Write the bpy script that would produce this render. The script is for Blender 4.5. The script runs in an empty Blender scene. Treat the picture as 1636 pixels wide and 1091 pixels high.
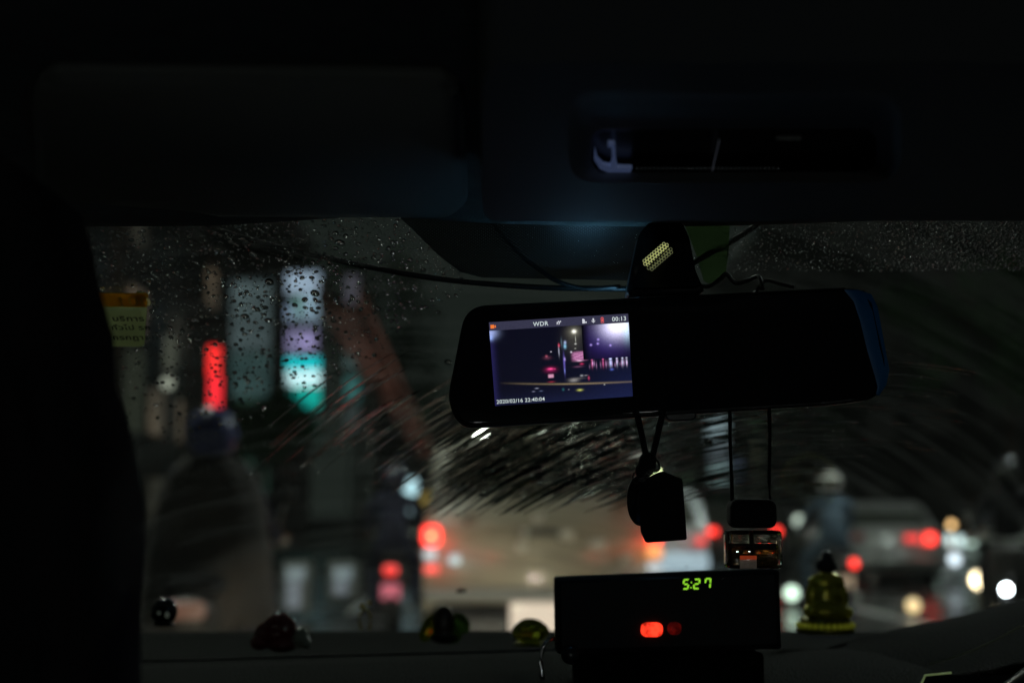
import bpy, bmesh, math, random
import numpy as np
from mathutils import Vector, Matrix
random.seed(7); rng = np.random.default_rng(7)
SC = bpy.context.scene
COL = SC.collection
R = math.radians

# ------------------------------------------------------------------ camera
PITCH = R(7.0); FPX = 2272.0; CX, CY = 818.0, 545.5; CAMZ = 1.2
cd = bpy.data.cameras.new('camera'); cam = bpy.data.objects.new('camera', cd); COL.objects.link(cam)
cam.location = (0, 0, CAMZ); cam.rotation_euler = (R(90) + PITCH, 0, 0)
cd.sensor_width = 36; cd.lens = 50; cd.clip_start = 0.02; cd.clip_end = 3000
cd.dof.use_dof = True; cd.dof.focus_distance = 0.985; cd.dof.aperture_fstop = 4.6
SC.camera = cam
REAR_FILL = 13      # added unseen headlamps behind, a faint fill for our cabin
# ------------------------------------------------------------------ world (night, faint city glow) and exposure
w = bpy.data.worlds.new('World'); SC.world = w; w.use_nodes = True
nt = w.node_tree
bgn = nt.nodes['Background']
tc = nt.nodes.new('ShaderNodeTexCoord'); sep = nt.nodes.new('ShaderNodeSeparateXYZ'); cr = nt.nodes.new('ShaderNodeValToRGB')
nt.links.new(tc.outputs['Generated'], sep.inputs[0]); nt.links.new(sep.outputs['Z'], cr.inputs[0]); nt.links.new(cr.outputs[0], bgn.inputs[0])
cr.color_ramp.elements[0].position = 0.0; cr.color_ramp.elements[0].color = (0.0075, 0.0098, 0.0082, 1)
cr.color_ramp.elements[1].position = 0.5; cr.color_ramp.elements[1].color = (0.0025, 0.0036, 0.0034, 1)
bgn.inputs[1].default_value = 1.7
SC.view_settings.view_transform = 'Standard'; SC.view_settings.look = 'None'
SC.view_settings.exposure = 0; SC.view_settings.gamma = 1
SC.cycles.use_denoising = True
SC.cycles.max_bounces = 16; SC.cycles.transmission_bounces = 10; SC.cycles.transparent_max_bounces = 24
SC.cycles.caustics_refractive = False; SC.cycles.caustics_reflective = True
SC.cycles.sample_clamp_indirect = 12; SC.cycles.blur_glossy = 0.3

cp, sp = math.cos(PITCH), math.sin(PITCH)
def ray(px, py):
    f = Vector((0, cp, sp)); u = Vector((0, -sp, cp)); r = Vector((1, 0, 0))
    return f * FPX + r * (px - CX) + u * (CY - py)
def P(px, py, Y):
    d = ray(px, py); return Vector((0, 0, CAMZ)) + d * (Y / d.y)
# windscreen surface
WS_Y0, WS_Z0, WS_S, WS_C = 1.0, 1.411, 0.526, 0.10
WS_X = 0.10
def ws_z(x, y): return WS_Z0 - WS_S * (y - WS_Y0 + WS_C * (x - WS_X) ** 2)
def ws_n(x, y):
    n = Vector((2 * WS_S * WS_C * (x - WS_X), WS_S, 1.0)); return n.normalized()
def W(px, py, off=0.0):
    d = ray(px, py); t = 1.0 / d.y
    for _ in range(30):
        p = Vector((0, 0, CAMZ)) + d * t
        f = p.z - ws_z(p.x, p.y); t -= f / (d.z + WS_S * d.y)
    p = Vector((0, 0, CAMZ)) + d * t
    return p + ws_n(p.x, p.y) * off

# ------------------------------------------------------------------ materials
def mat(name, col=(0.1, 0.1, 0.1), rough=0.5, metal=0.0, spec=0.5, bump=0.0, bscale=200.0, var=0.0, vscale=8.0,
        trans=0.0, ior=1.45, coat=0.0, emit=None, es=1.0, bdist=0.002, sheen=0.0):
    m = bpy.data.materials.new(name); m.use_nodes = True; n = m.node_tree; b = n.nodes['Principled BSDF']
    b.inputs['Base Color'].default_value = (*col, 1); b.inputs['Roughness'].default_value = rough
    b.inputs['Metallic'].default_value = metal; b.inputs['Specular IOR Level'].default_value = spec
    b.inputs['Transmission Weight'].default_value = trans; b.inputs['IOR'].default_value = ior
    b.inputs['Coat Weight'].default_value = coat; b.inputs['Sheen Weight'].default_value = sheen
    if emit: b.inputs['Emission Color'].default_value = (*emit, 1); b.inputs['Emission Strength'].default_value = es
    c = n.nodes.new('ShaderNodeTexCoord')
    if var:
        t = n.nodes.new('ShaderNodeTexNoise'); t.inputs['Scale'].default_value = vscale; t.inputs['Detail'].default_value = 8
        n.links.new(c.outputs['Object'], t.inputs['Vector'])
        mr = n.nodes.new('ShaderNodeMapRange'); mr.inputs['From Min'].default_value = .3; mr.inputs['From Max'].default_value = .7
        mr.inputs['To Min'].default_value = 1 - var; mr.inputs['To Max'].default_value = 1 + var
        n.links.new(t.outputs[0], mr.inputs[0])
        mx = n.nodes.new('ShaderNodeVectorMath'); mx.operation = 'SCALE'; mx.inputs[0].default_value = col
        n.links.new(mr.outputs[0], mx.inputs['Scale']); n.links.new(mx.outputs[0], b.inputs['Base Color'])
    if bump:
        t = n.nodes.new('ShaderNodeTexVoronoi'); t.inputs['Scale'].default_value = bscale
        n.links.new(c.outputs['Object'], t.inputs['Vector'])
        bp = n.nodes.new('ShaderNodeBump'); bp.inputs['Strength'].default_value = bump; bp.inputs['Distance'].default_value = bdist
        n.links.new(t.outputs['Distance'], bp.inputs['Height']); n.links.new(bp.outputs[0], b.inputs['Normal'])
    return m
def glow(name, col, s, var=0.0, vscale=3.0, base=(0.3, 0.3, 0.3)):
    m = mat(name, base, 0.4, emit=col, es=s)
    if var:
        n = m.node_tree; b = n.nodes['Principled BSDF']; c = n.nodes.new('ShaderNodeTexCoord')
        t = n.nodes.new('ShaderNodeTexNoise'); t.inputs['Scale'].default_value = vscale; t.inputs['Detail'].default_value = 3
        n.links.new(c.outputs['Object'], t.inputs['Vector'])
        mr = n.nodes.new('ShaderNodeMapRange'); mr.inputs['From Min'].default_value = .35; mr.inputs['From Max'].default_value = .65
        mr.inputs['To Min'].default_value = s * (1 - var); mr.inputs['To Max'].default_value = s * (1 + var)
        n.links.new(t.outputs[0], mr.inputs[0]); n.links.new(mr.outputs[0], b.inputs['Emission Strength'])
    return m
M = {}
def trans_mat(name, col, f=.6):
    m = mat(name, col, .8); n = m.node_tree; o_ = n.nodes['Material Output']; b_ = n.nodes['Principled BSDF']
    t_ = n.nodes.new('ShaderNodeBsdfTranslucent'); t_.inputs[0].default_value = (*col, 1); x_ = n.nodes.new('ShaderNodeMixShader'); x_.inputs[0].default_value = f
    c_ = n.nodes.new('ShaderNodeTexCoord'); v_ = n.nodes.new('ShaderNodeTexNoise'); v_.inputs['Scale'].default_value = 40; n.links.new(c_.outputs['Object'], v_.inputs[0])
    r_ = n.nodes.new('ShaderNodeMapRange'); r_.inputs['To Min'].default_value = f - .3; r_.inputs['To Max'].default_value = f + .3; n.links.new(v_.outputs[0], r_.inputs[0]); n.links.new(r_.outputs[0], x_.inputs[0])
    n.links.new(b_.outputs[0], x_.inputs[1]); n.links.new(t_.outputs[0], x_.inputs[2]); n.links.new(x_.outputs[0], o_.inputs[0]); return m
M['plastic'] = mat('black_plastic', (0.018, 0.018, 0.020), 0.45, bump=.25, bscale=900, bdist=.0004)
M['smooth_plastic'] = mat('smooth_black_plastic', (0.012, 0.012, 0.014), 0.28)
M['fabric'] = mat('headliner_fabric', (0.12, 0.13, 0.12), 0.95, bump=.5, bscale=700, bdist=.0006, var=.15, vscale=60)
M['visor'] = mat('visor_vinyl', (0.13, 0.14, 0.13), 0.8, bump=.3, bscale=600, bdist=.0004)
M['seat'] = mat('seat_fabric', (0.02, 0.02, 0.022), 0.95, bump=.4, bscale=500)
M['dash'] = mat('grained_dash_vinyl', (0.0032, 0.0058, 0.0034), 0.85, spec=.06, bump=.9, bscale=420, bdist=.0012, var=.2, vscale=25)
M['rubber'] = mat('cable_rubber', (0.006, 0.006, 0.006), 0.5)
M['cloth'] = mat('black_cloth', (0.01, 0.01, 0.011), 0.9, bump=.5, bscale=1200, bdist=.0004)
M['chrome'] = mat('chrome', (0.7, 0.7, 0.7), 0.18, metal=1)
M['steel'] = mat('dull_steel', (0.45, 0.46, 0.42), 0.35, metal=1)
M['tyre'] = mat('tyre', (0.015, 0.015, 0.015), 0.85)
M['carglass'] = mat('car_window', (0.06, 0.065, 0.052), 0.5, spec=.35)
M['concrete'] = mat('concrete', (0.22, 0.21, 0.19), 0.85, var=.3, vscale=.7)
M['pole'] = mat('painted_pole', (0.16, 0.17, 0.16), 0.6)
M['foliage'] = mat('foliage', (0.04, 0.10, 0.03), 0.7, var=.4, vscale=1.5)
M['bark'] = mat('bark', (0.07, 0.05, 0.035), 0.9, bump=.5, bscale=12, bdist=.03)
M['skin_helmet'] = mat('helmet_pale', (0.45, 0.44, 0.40), 0.25, coat=.6)

# ------------------------------------------------------------------ mesh helpers
ORG = {}
def mk(name, verts, faces, m, parent=None, smooth=False, org=None, world=True):
    """ONE mesh object; for world=True verts are world coordinates, moved to the parent's origin."""
    me = bpy.data.meshes.new(name)
    o = Vector(org) if org is not None else (ORG.get(parent.name, Vector((0, 0, 0))) if (parent and world) else Vector((0, 0, 0)))
    me.from_pydata([tuple(Vector(v) - o) for v in verts], [], faces); me.validate(); me.update()
    if m: me.materials.append(m)
    ob = bpy.data.objects.new(name, me); COL.objects.link(ob)
    if parent: ob.parent = parent
    elif org is not None: ob.location = o
    ORG[ob.name] = o
    for p in me.polygons: p.use_smooth = smooth
    return ob
def from_bm(name, bm, m, parent=None, smooth=False, org=None, world=True):
    bmesh.ops.recalc_face_normals(bm, faces=bm.faces)
    bm.verts.index_update()
    vs = [v.co.copy() for v in bm.verts]; fs = [[v.index for v in f.verts] for f in bm.faces]; bm.free()
    return mk(name, vs, fs, m, parent, smooth, org, world)
def tag(o, label=None, cat=None, group=None, kind=None):
    if label: o['label'] = label
    if cat: o['category'] = cat
    if group: o['group'] = group
    if kind: o['kind'] = kind
    return o
def thing(name, label, cat, loc=(0, 0, 0), rz=0.0, group=None):
    o = bpy.data.objects.new(name, None); COL.objects.link(o); o.empty_display_size = .05
    o.location = loc; o.rotation_euler = (0, 0, rz); ORG[o.name] = Vector(loc)
    return tag(o, label, cat, group)
def local(o):      # children given in local coordinates
    ORG[o.name] = Vector((0, 0, 0)); return o
def box(bm, c, s, bev=0.0, seg=2, rot=None, taper=None):
    r = bmesh.ops.create_cube(bm, size=1.0); vs = r['verts']
    for v in vs:
        v.co = Vector((v.co.x * s[0], v.co.y * s[1], v.co.z * s[2]))
        if taper and v.co.z > 0: v.co.x *= taper; v.co.y *= taper
    if bev > 0:
        es = list({e for v in vs for e in v.link_edges})
        g = bmesh.ops.bevel(bm, geom=es, offset=bev, segments=seg, affect='EDGES', profile=.5)
        vs = list({v for f in g['faces'] for v in f.verts} | {v for v in vs if v.is_valid})
    for v in vs:
        if rot is not None: v.co = rot @ v.co
        v.co += Vector(c)
def bxo(name, c, s, m, parent=None, bev=0.0, seg=2, rot=None, org=None, world=True, smooth=False, taper=None):
    bm = bmesh.new(); box(bm, c, s, bev, seg, rot, taper); return from_bm(name, bm, m, parent, smooth, org, world)
def sph(bm, c, r, su=20, sv=12, rot=None):
    q = bmesh.ops.create_uvsphere(bm, u_segments=su, v_segments=sv, radius=1)
    for v in q['verts']:
        k = Vector((v.co.x * r[0], v.co.y * r[1], v.co.z * r[2]))
        if rot is not None: k = rot @ k
        v.co = k + Vector(c)
def sweep(bm, pts, rad, seg=8, closed=False):
    pts = [Vector(p) for p in pts]; n = len(pts); rings = []
    up = Vector((0, 0, 1))
    for i, p in enumerate(pts):
        a = pts[(i - 1) % n] if (closed or i > 0) else p; b = pts[(i + 1) % n] if (closed or i < n - 1) else p
        t = (b - a).normalized()
        s = t.cross(up)
        if s.length < 1e-3: s = t.cross(Vector((0, 1, 0)))
        s.normalize(); u = s.cross(t).normalized()
        rr = rad[i] if isinstance(rad, (list, tuple)) else rad
        rings.append([bm.verts.new(p + (s * math.cos(2 * math.pi * k / seg) + u * math.sin(2 * math.pi * k / seg)) * rr) for k in range(seg)])
    for i in range(n if closed else n - 1):
        A, B = rings[i], rings[(i + 1) % n]
        for k in range(seg): bm.faces.new((A[k], A[(k + 1) % seg], B[(k + 1) % seg], B[k]))
    if not closed: bm.faces.new(rings[0][::-1]); bm.faces.new(rings[-1])
def tube(name, pts, rad, m, parent=None, seg=8, closed=False, org=None, world=True):
    bm = bmesh.new(); sweep(bm, pts, rad, seg, closed); return from_bm(name, bm, m, parent, True, org, world)
def smoothpath(pts, n=10):
    pts = [Vector(p) for p in pts]; out = []
    q = [pts[0] * 2 - pts[1]] + pts + [pts[-1] * 2 - pts[-2]]
    for i in range(1, len(q) - 2):
        for k in range(n):
            t = k / n
            out.append(.5 * ((2 * q[i]) + (-q[i - 1] + q[i + 1]) * t + (2 * q[i - 1] - 5 * q[i] + 4 * q[i + 1] - q[i + 2]) * t * t + (-q[i - 1] + 3 * q[i] - 3 * q[i + 1] + q[i + 2]) * t ** 3))
    out.append(pts[-1]); return out
def lathe(bm, prof, c=(0, 0, 0), seg=24, axis='z'):
    rings = []
    for r, h in prof:
        ring = []
        for k in range(seg):
            a = 2 * math.pi * k / seg
            if axis == 'z': q = Vector((r * math.cos(a), r * math.sin(a), h))
            elif axis == 'y': q = Vector((r * math.cos(a), h, r * math.sin(a)))
            else: q = Vector((h, r * math.cos(a), r * math.sin(a)))
            ring.append(bm.verts.new(q + Vector(c)))
        rings.append(ring)
    for i in range(len(rings) - 1):
        for k in range(seg): bm.faces.new((rings[i][k], rings[i][(k + 1) % seg], rings[i + 1][(k + 1) % seg], rings[i + 1][k]))
    bm.faces.new(rings[0][::-1]); bm.faces.new(rings[-1])
def prism(bm, pts, thick, bev=0.0, seg=3):
    """closed outline (3D, planar) extruded along +Y by thick"""
    f = bm.faces.new([bm.verts.new(p) for p in pts])
    r = bmesh.ops.extrude_face_region(bm, geom=[f])
    vs = [g for g in r['geom'] if isinstance(g, bmesh.types.BMVert)]
    for v in vs: v.co += Vector(thick)
    if bev:
        es = [e for e in bm.edges if len(e.link_faces) == 2 and e.calc_face_angle(0) > R(50)]
        bmesh.ops.bevel(bm, geom=es, offset=bev, segments=seg, affect='EDGES')
def rounded(pts, r, n=6):
    """round the corners of a 2D polygon; r a radius or list"""
    out = []; N = len(pts)
    for i in range(N):
        p = np.array(pts[i], float); a = np.array(pts[i - 1], float); b = np.array(pts[(i + 1) % N], float)
        rr = r[i] if isinstance(r, (list, tuple)) else r
        da, db = a - p, b - p
        k = min(rr, .48 * np.linalg.norm(da), .48 * np.linalg.norm(db))
        s, e = p + da / np.linalg.norm(da) * k, p + db / np.linalg.norm(db) * k
        for j in range(n + 1):
            t = j / n; out.append(tuple((1 - t) ** 2 * s + 2 * t * (1 - t) * p + t * t * e))
    return out
def text(name, s, size, m, parent, loc, rotm=None, align='LEFT', extr=0.0, world=True, bold=0.0):
    cu = bpy.data.curves.new(name, 'FONT'); cu.body = s; cu.size = size; cu.align_x = align; cu.extrude = extr; cu.offset = bold
    cu.resolution_u = 3; cu.space_character = 1.06
    t = bpy.data.objects.new('tmp_' + name, cu); COL.objects.link(t)
    bpy.context.view_layer.update()
    me = bpy.data.meshes.new_from_object(t.evaluated_get(bpy.context.evaluated_depsgraph_get()))
    vs = [v.co.copy() for v in me.vertices]; fs = [list(p.vertices) for p in me.polygons]
    bpy.data.objects.remove(t); bpy.data.curves.remove(cu)
    rotm = rotm or Matrix.Rotation(R(90), 3, 'X')
    return mk(name, [rotm @ v + Vector(loc) for v in vs], fs, m, parent, world=world)
def remeshed(name, bm, m, parent, vox, org=None, world=True, smooth_it=4):
    """several overlapping volumes fused into one continuous skin"""
    ob = from_bm(name, bm, m, parent, True, org, world)
    md = ob.modifiers.new('r', 'REMESH'); md.mode = 'VOXEL'; md.voxel_size = vox; md.use_smooth_shade = True
    ms = ob.modifiers.new('s', 'SMOOTH'); ms.iterations = smooth_it; ms.factor = .6
    bpy.context.view_layer.update()
    me = bpy.data.meshes.new_from_object(ob.evaluated_get(bpy.context.evaluated_depsgraph_get()))
    ob.modifiers.clear(); ob.data = me
    for p in me.polygons: p.use_smooth = True
    return ob

# ================================================================== OUTSIDE
ROAD = R(1.97)        # the street runs a touch left of the view
def S(lat, along):    # street coordinates -> world xy
    return (lat * math.cos(ROAD) - along * math.sin(ROAD), lat * math.sin(ROAD) + along * math.cos(ROAD))
def sheet(name, z, l0, l1, a0, a1, m):
    vs = [(*S(l0, a0), z), (*S(l1, a0), z), (*S(l1, a1), z), (*S(l0, a1), z)]
    return tag(mk(name, vs, [(0, 1, 2, 3)], m), kind='structure')
def wet(name, col, rough0, rough1, bs):
    m = mat(name, col, .3, spec=.5); n = m.node_tree; b = n.nodes['Principled BSDF']
    c = n.nodes.new('ShaderNodeTexCoord'); t = n.nodes.new('ShaderNodeTexNoise'); t.inputs['Scale'].default_value = .8; t.inputs['Detail'].default_value = 5
    n.links.new(c.outputs['Object'], t.inputs['Vector'])
    mr = n.nodes.new('ShaderNodeMapRange'); mr.inputs['From Min'].default_value = .4; mr.inputs['From Max'].default_value = .62
    mr.inputs['To Min'].default_value = rough0; mr.inputs['To Max'].default_value = rough1
    n.links.new(t.outputs[0], mr.inputs[0]); n.links.new(mr.outputs[0], b.inputs['Roughness'])
    t2 = n.nodes.new('ShaderNodeTexNoise'); t2.inputs['Scale'].default_value = bs; t2.inputs['Detail'].default_value = 4
    n.links.new(c.outputs['Object'], t2.inputs['Vector'])
    bp = n.nodes.new('ShaderNodeBump'); bp.inputs['Strength'].default_value = .35; bp.inputs['Distance'].default_value = .02
    n.links.new(t2.outputs[0], bp.inputs['Height']); n.links.new(bp.outputs[0], b.inputs['Normal'])
    return m
M['asphalt'] = wet('wet_asphalt', (0.05, 0.048, 0.045), .08, .32, 14)
M['paving'] = wet('wet_paving', (0.13, 0.12, 0.11), .15, .45, 6)
M['ground'] = mat('ground_soil', (0.05, 0.045, 0.035), .9, var=.3, vscale=.05)
M['paint'] = mat('road_paint', (0.7, 0.7, 0.66), .4)
sheet('ground', -0.02, -900, 900, -300, 1500, M['ground'])
sheet('road', 0.0, -6.2, 13.2, -60, 700, M['asphalt'])
for nm, l0, l1 in (('pavement_near', -11.5, -6.2), ('pavement_far', 13.2, 18)):
    a, b = S(l0, -60), S(l1, -60); c, d = S(l1, 600), S(l0, 600)
    vs = [(*a, -.02), (*b, -.02), (*c, -.02), (*d, -.02), (*a, .14), (*b, .14), (*c, .14), (*d, .14)]
    tag(mk('pavement', vs, [(4, 5, 6, 7), (0, 1, 5, 4), (1, 2, 6, 5), (2, 3, 7, 6), (3, 0, 4, 7)], M['paving']), kind='structure')
vs, fs = [], []
for lat in (-1.45, 1.85):
    for k in range(26):
        a = -12 + k * 7.5; i = len(vs)
        vs += [(*S(lat, a), .004), (*S(lat + .12, a), .004), (*S(lat + .12, a + 3), .004), (*S(lat, a + 3), .004)]; fs.append((i, i + 1, i + 2, i + 3))
i = len(vs); vs += [(*S(5.1, -20), .004), (*S(5.25, -20), .004), (*S(5.25, 200), .004), (*S(5.1, 200), .004)]; fs.append((i, i + 1, i + 2, i + 3))
tag(mk('road_markings', vs, fs, M['paint']), kind='structure')

# ---- generic building
def bmat(name, col): return mat(name, col, .8, var=.25, vscale=.3)
def building(name, label, lat, along, wd, dp, h, m, win, rows, cols, lit, cat='building', x0=None, group=None, winw=.6, winh=.5):
    x, y = S(lat, along); t = thing(name, label, cat, (x, y, 0), ROAD, group); local(t)
    bm = bmesh.new(); box(bm, (0, dp / 2, h / 2), (wd, dp, h)); from_bm('wall', bm, m, t)
    bm = bmesh.new(); box(bm, (0, dp / 2, h + .25), (wd + .5, dp + .5, .5), .08); from_bm('roof', bm, M['concrete'], t)
    cw, rh = wd / cols, h / rows
    side = 1 if lat < 0 else -1
    def pane(c, s):
        lt = random.random() < lit
        f = bxo('window', c, s, random.choice(win) if lt else M['carglass'], t)
    for r_ in range(rows):
        for c_ in range(cols):
            pane((-wd / 2 + (c_ + .5) * cw, -.03, (r_ + .55) * rh), (cw * winw, .1, rh * winh))
    nc = min(6, max(1, int(dp / 3)))
    for r_ in range(rows):
        for c_ in range(nc):
            pane((side * (wd / 2 + .03), (c_ + .5) * dp / nc, (r_ + .55) * rh), (.1, dp / nc * winw, rh * winh))
    return t
M['b_dark'] = bmat('dark_render', (0.06, 0.06, 0.055)); M['b_grey'] = bmat('grey_render', (0.16, 0.15, 0.15)); M['b_brown'] = bmat('brown_render', (0.14, 0.10, 0.08))
M['w_teal'] = glow('lit_window_teal', (.16, .36, .34), .22, .4, .4, (.02, .02, .02)); M['w_blue'] = glow('lit_window_blue', (.2, .27, .42), .12, .3, .4, (.02, .02, .02))
M['w_warm'] = glow('lit_window_warm', (.6, .45, .3), .10, .5, .6, (.02, .02, .02)); M['w_dim'] = glow('lit_window_dim', (.35, .33, .25), .05, .5, .6, (.02, .02, .02))
M['w_green'] = glow('lit_window_green', (.2, .4, .22), .05, .5, .6, (.02, .02, .02))
def lit_face(px0, px1, py0, py1, Y):
    a, b = P(px0, py1, Y), P(px1, py0, Y); return a, b
# teal glass tower seen between the shophouses
TWY = 72; a, b = lit_face(362, 434, 446, 790, TWY)
t = thing('office_tower', 'slim tower with a tall strip of dim teal windows left of the bright cyan sign', 'building', ((a.x + b.x) / 2, TWY, 0)); local(t)
wd = b.x - a.x
bxo('wall', (0, 4.2, b.z / 2 + 1.5), (wd + 1.6, 8, b.z + 3), M['b_dark'], t)
bxo('roof', (0, 4.2, b.z + 3.3), (wd + 2, 8.4, .6), M['concrete'], t)
rows = 9
for k in range(rows):
    z0 = a.z + (b.z - a.z) * k / rows; hh = (b.z - a.z) / rows
    s_ = .62 + .38 * min(1, k / 5)
    for q in range(2):
        mm = glow('tower_window_%d' % (k % 3), (.15, .30 + .04 * (k < 4), .30 - .05 * (k < 4)) if k < 6 else (.24, .34, .36), random.uniform(.17, .27) * (1 if k > 1 else .5), .3, .3, (.02, .02, .02))
        bxo('window', (wd / 2 - wd * s_ * (.25 + .5 * q), .12, z0 + hh / 2), (wd * s_ * .48, .1, hh * .9), mm, t)
# sign pylon (bright cyan)
def panel_sign(name, label, cat, px0, px1, Y, panels, base_py=None, group=None, frame=None, thick=.3):
    a, b = P(px0, panels[-1][1], Y), P(px1, panels[0][0], Y)
    t = thing(name, label, cat, ((a.x + b.x) / 2, Y, 0), 0, group); local(t)
    xc = (a.x + b.x) / 2
    bxo('frame', (0, thick / 2, (a.z + b.z) / 2), (b.x - a.x + .12, thick, b.z - a.z + .12), frame or M['pole'], t, .02)
    z0 = a.z - .06
    if z0 > .4:
        bm = bmesh.new(); lathe(bm, [(.09, 0), (.09, .3), (.07, .35), (.07, z0)], (0, thick / 2, 0), 12); from_bm('pole', bm, M['pole'], t)
    for (p0, p1, col, s_, x0f, x1f) in panels:
        c, d = P(px0 + (px1 - px0) * x0f, p1, Y), P(px0 + (px1 - px0) * x1f, p0, Y)
        bxo('panel', ((c.x + d.x) / 2 - xc, -.02, (c.z + d.z) / 2), (d.x - c.x - .02, .04, d.z - c.z - .02), glow(name + '_lit', col, s_, .12, 1.2), t)
    return t
panel_sign('sign_pylon', 'tall stacked lightbox sign, brightest of all, with cyan and white panels', 'sign', 457, 512, 60, [
    (435, 470, (.50, .66, .86), .62, 0, 1), (470, 506, (.40, .60, .76), .6, .45, 1), (474, 506, (.15, .5, .32), .35, .2, .45), (486, 512, (.35, .48, .7), .6, 0, .3), (506, 520, (.25, .33, .45), .4, .3, 1),
    (526, 566, (.33, .30, .55), .55, 0, .92), (538, 552, (.55, .45, .95), .75, .38, .8), (570, 591, (0, .60, .66), 1.05, 0, 1), (591, 618, (.62, .95, 1.0), 1.15, 0, 1), (619, 651, (0, .52, .44), .85, 0, 1),
    (656, 700, (.02, .16, .13), .4, .05, .95)])
panel_sign('sign_pylon', 'narrow dim sign column, lilac above and teal below, right of the cyan sign', 'sign', 551, 575, 70, [
    (440, 520, (.20, .19, .25), .28, 0, 1), (540, 590, (.12, .22, .22), .35, 0, 1), (602, 640, (.06, .25, .24), .45, 0, 1), (645, 690, (.10, .14, .14), .25, 0, 1)])
panel_sign('shop_sign', 'glowing red vertical sign above the helmet of the rider in the raincoat', 'sign', 332, 355, 40, [
    (553, 600, (1, .02, .02), 1.5, 0, .9), (600, 655, (1, .015, .03), 1.35, .05, 1)])
panel_sign('shop_sign', 'small bright pale cyan sign above the left red brake lamp', 'sign', 631, 667, 42, [
    (764, 790, (.55, .85, .95), 1.15, .35, 1), (783, 802, (.55, .9, .97), 1.25, 0, .85), (802, 820, (.55, .8, .9), .8, .4, .95)])
panel_sign('banner_sign', 'tall pale blue lit banner behind the hanging perfume bottle cords', 'sign', 1129, 1164, 62, [
    (664, 706, (.33, .45, .50), .55, 0, 1), (706, 742, (.19, .24, .28), .40, .1, .9), (742, 772, (.27, .42, .42), .55, .15, 1)])
panel_sign('shop_sign', 'dim red neon sign left of the hanging black tag', 'sign', 972, 1012, 75, [(745, 775, (.5, .03, .02), .32, 0, 1)])
panel_sign('shop_sign', 'faint olive signboard, low at the left edge of the windscreen, below the sticker', 'sign', 196, 232, 45, [(560, 690, (.25, .30, .16), .04, 0, 1)])
panel_sign('shop_sign', 'faint cream strip light right of the windscreen sticker', 'sign', 262, 282, 50, [(535, 590, (.3, .32, .24), .17, 0, 1), (590, 700, (.2, .18, .16), .05, .0, .7)])
panel_sign('banner_sign', 'dim teal lit banner right of the mirror', 'sign', 1446, 1470, 80, [(570, 640, (.12, .2, .2), .12, 0, 1)])
for lab, p0, p1, q0, q1 in (('pale blue glowing pavement lightbox nearer the red ornament on the dashboard', 457, 488, 905, 972), ('pale blue glowing pavement lightbox nearer the motorcycle', 532, 563, 905, 950)):
    panel_sign('pavement_lightbox', lab, 'light box', p0, p1, 17, [(q0, q0 + 22, (.33, .45, .52), .36, 0, 1), (q0 + 22, q1, (.28, .34, .45), .3, 0, .8)], group='glowing boxes on the left pavement')
# amber beacon
def lamp_on_post(name, label, cat, px, py, Y, r, col, s, h_extra=0, group=None):
    c = P(px, py, Y); t = thing(name, label, cat, (c.x, Y, 0), 0, group); local(t)
    bm = bmesh.new(); lathe(bm, [(.06, 0), (.06, .05), (.035, .08), (.035, max(.1, c.z - r))], (0, .05, 0), 12); from_bm('post', bm, M['pole'], t)
    bm = bmesh.new(); lathe(bm, [(r * 1.2, 0), (r * 1.2, .08)], (0, .02, c.z), 20, 'y'); from_bm('housing', bm, M['pole'], t)
    bm = bmesh.new(); sph(bm, (0, 0, c.z), (r, .05, r)); from_bm('lens', bm, glow(name + '_lens', col, s), t, True)
    return t
lamp_on_post('traffic_beacon', 'small amber warning lamp right of the pale cyan sign', 'lamp', 683, 797, 50, .20, (.75, .5, .05), .45)
lamp_on_post('marker_lamp', 'low pale green white lamp between the meter and the seated figurine', 'lamp', 1265, 947, 19, .085, (.75, 1, .8), 2.6, group='low lamps along the road divider')
lamp_on_post('marker_lamp', 'low warm yellow lamp right of the motorcyclist', 'lamp', 1459, 967, 17, .08, (1, .72, .35), 1.6, group='low lamps along the road divider')
lamp_on_post('shop_lamp', 'round white lamp above the low green white lamp', 'lamp', 1277, 832, 45, .17, (.85, 1, .85), 1.1)
lamp_on_post('shop_lamp', 'small red lamp directly left of the perfume bottle', 'lamp', 1109, 862, 60, .2, (1, .03, .02), 5.0)
for k, (px, py, s_, col) in enumerate([(1495, 862, .35, (.6, .8, .7)), (1515, 862, .3, (.6, .7, .7)), (1535, 864, .3, (.55, .7, .7)), (1552, 862, .3, (.6, .8, .7)), (1475, 798, .14, (.9, .9, .7)), (1535, 800, .16, (.8, .9, .8)), (1525, 893, .3, (.7, .8, .9)), (1612, 860, .5, (.7, .9, .75))]):
    lamp_on_post('shop_lamp', ('faint lamp of the far roadside row, ' + ['first from the left', 'second from the left', 'third from the left', 'fourth from the left', 'high one at the left', 'high one at the right', 'lowest one above the warm headlamp', 'greenish one at the right end'][k]), 'lamp', px, py, 90 if py < 820 else (44 if py < 880 else 25), .30 if py < 820 else (.16 if py < 880 else .1), col, s_ * 8, group='faint lamps along the far roadside')

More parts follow.
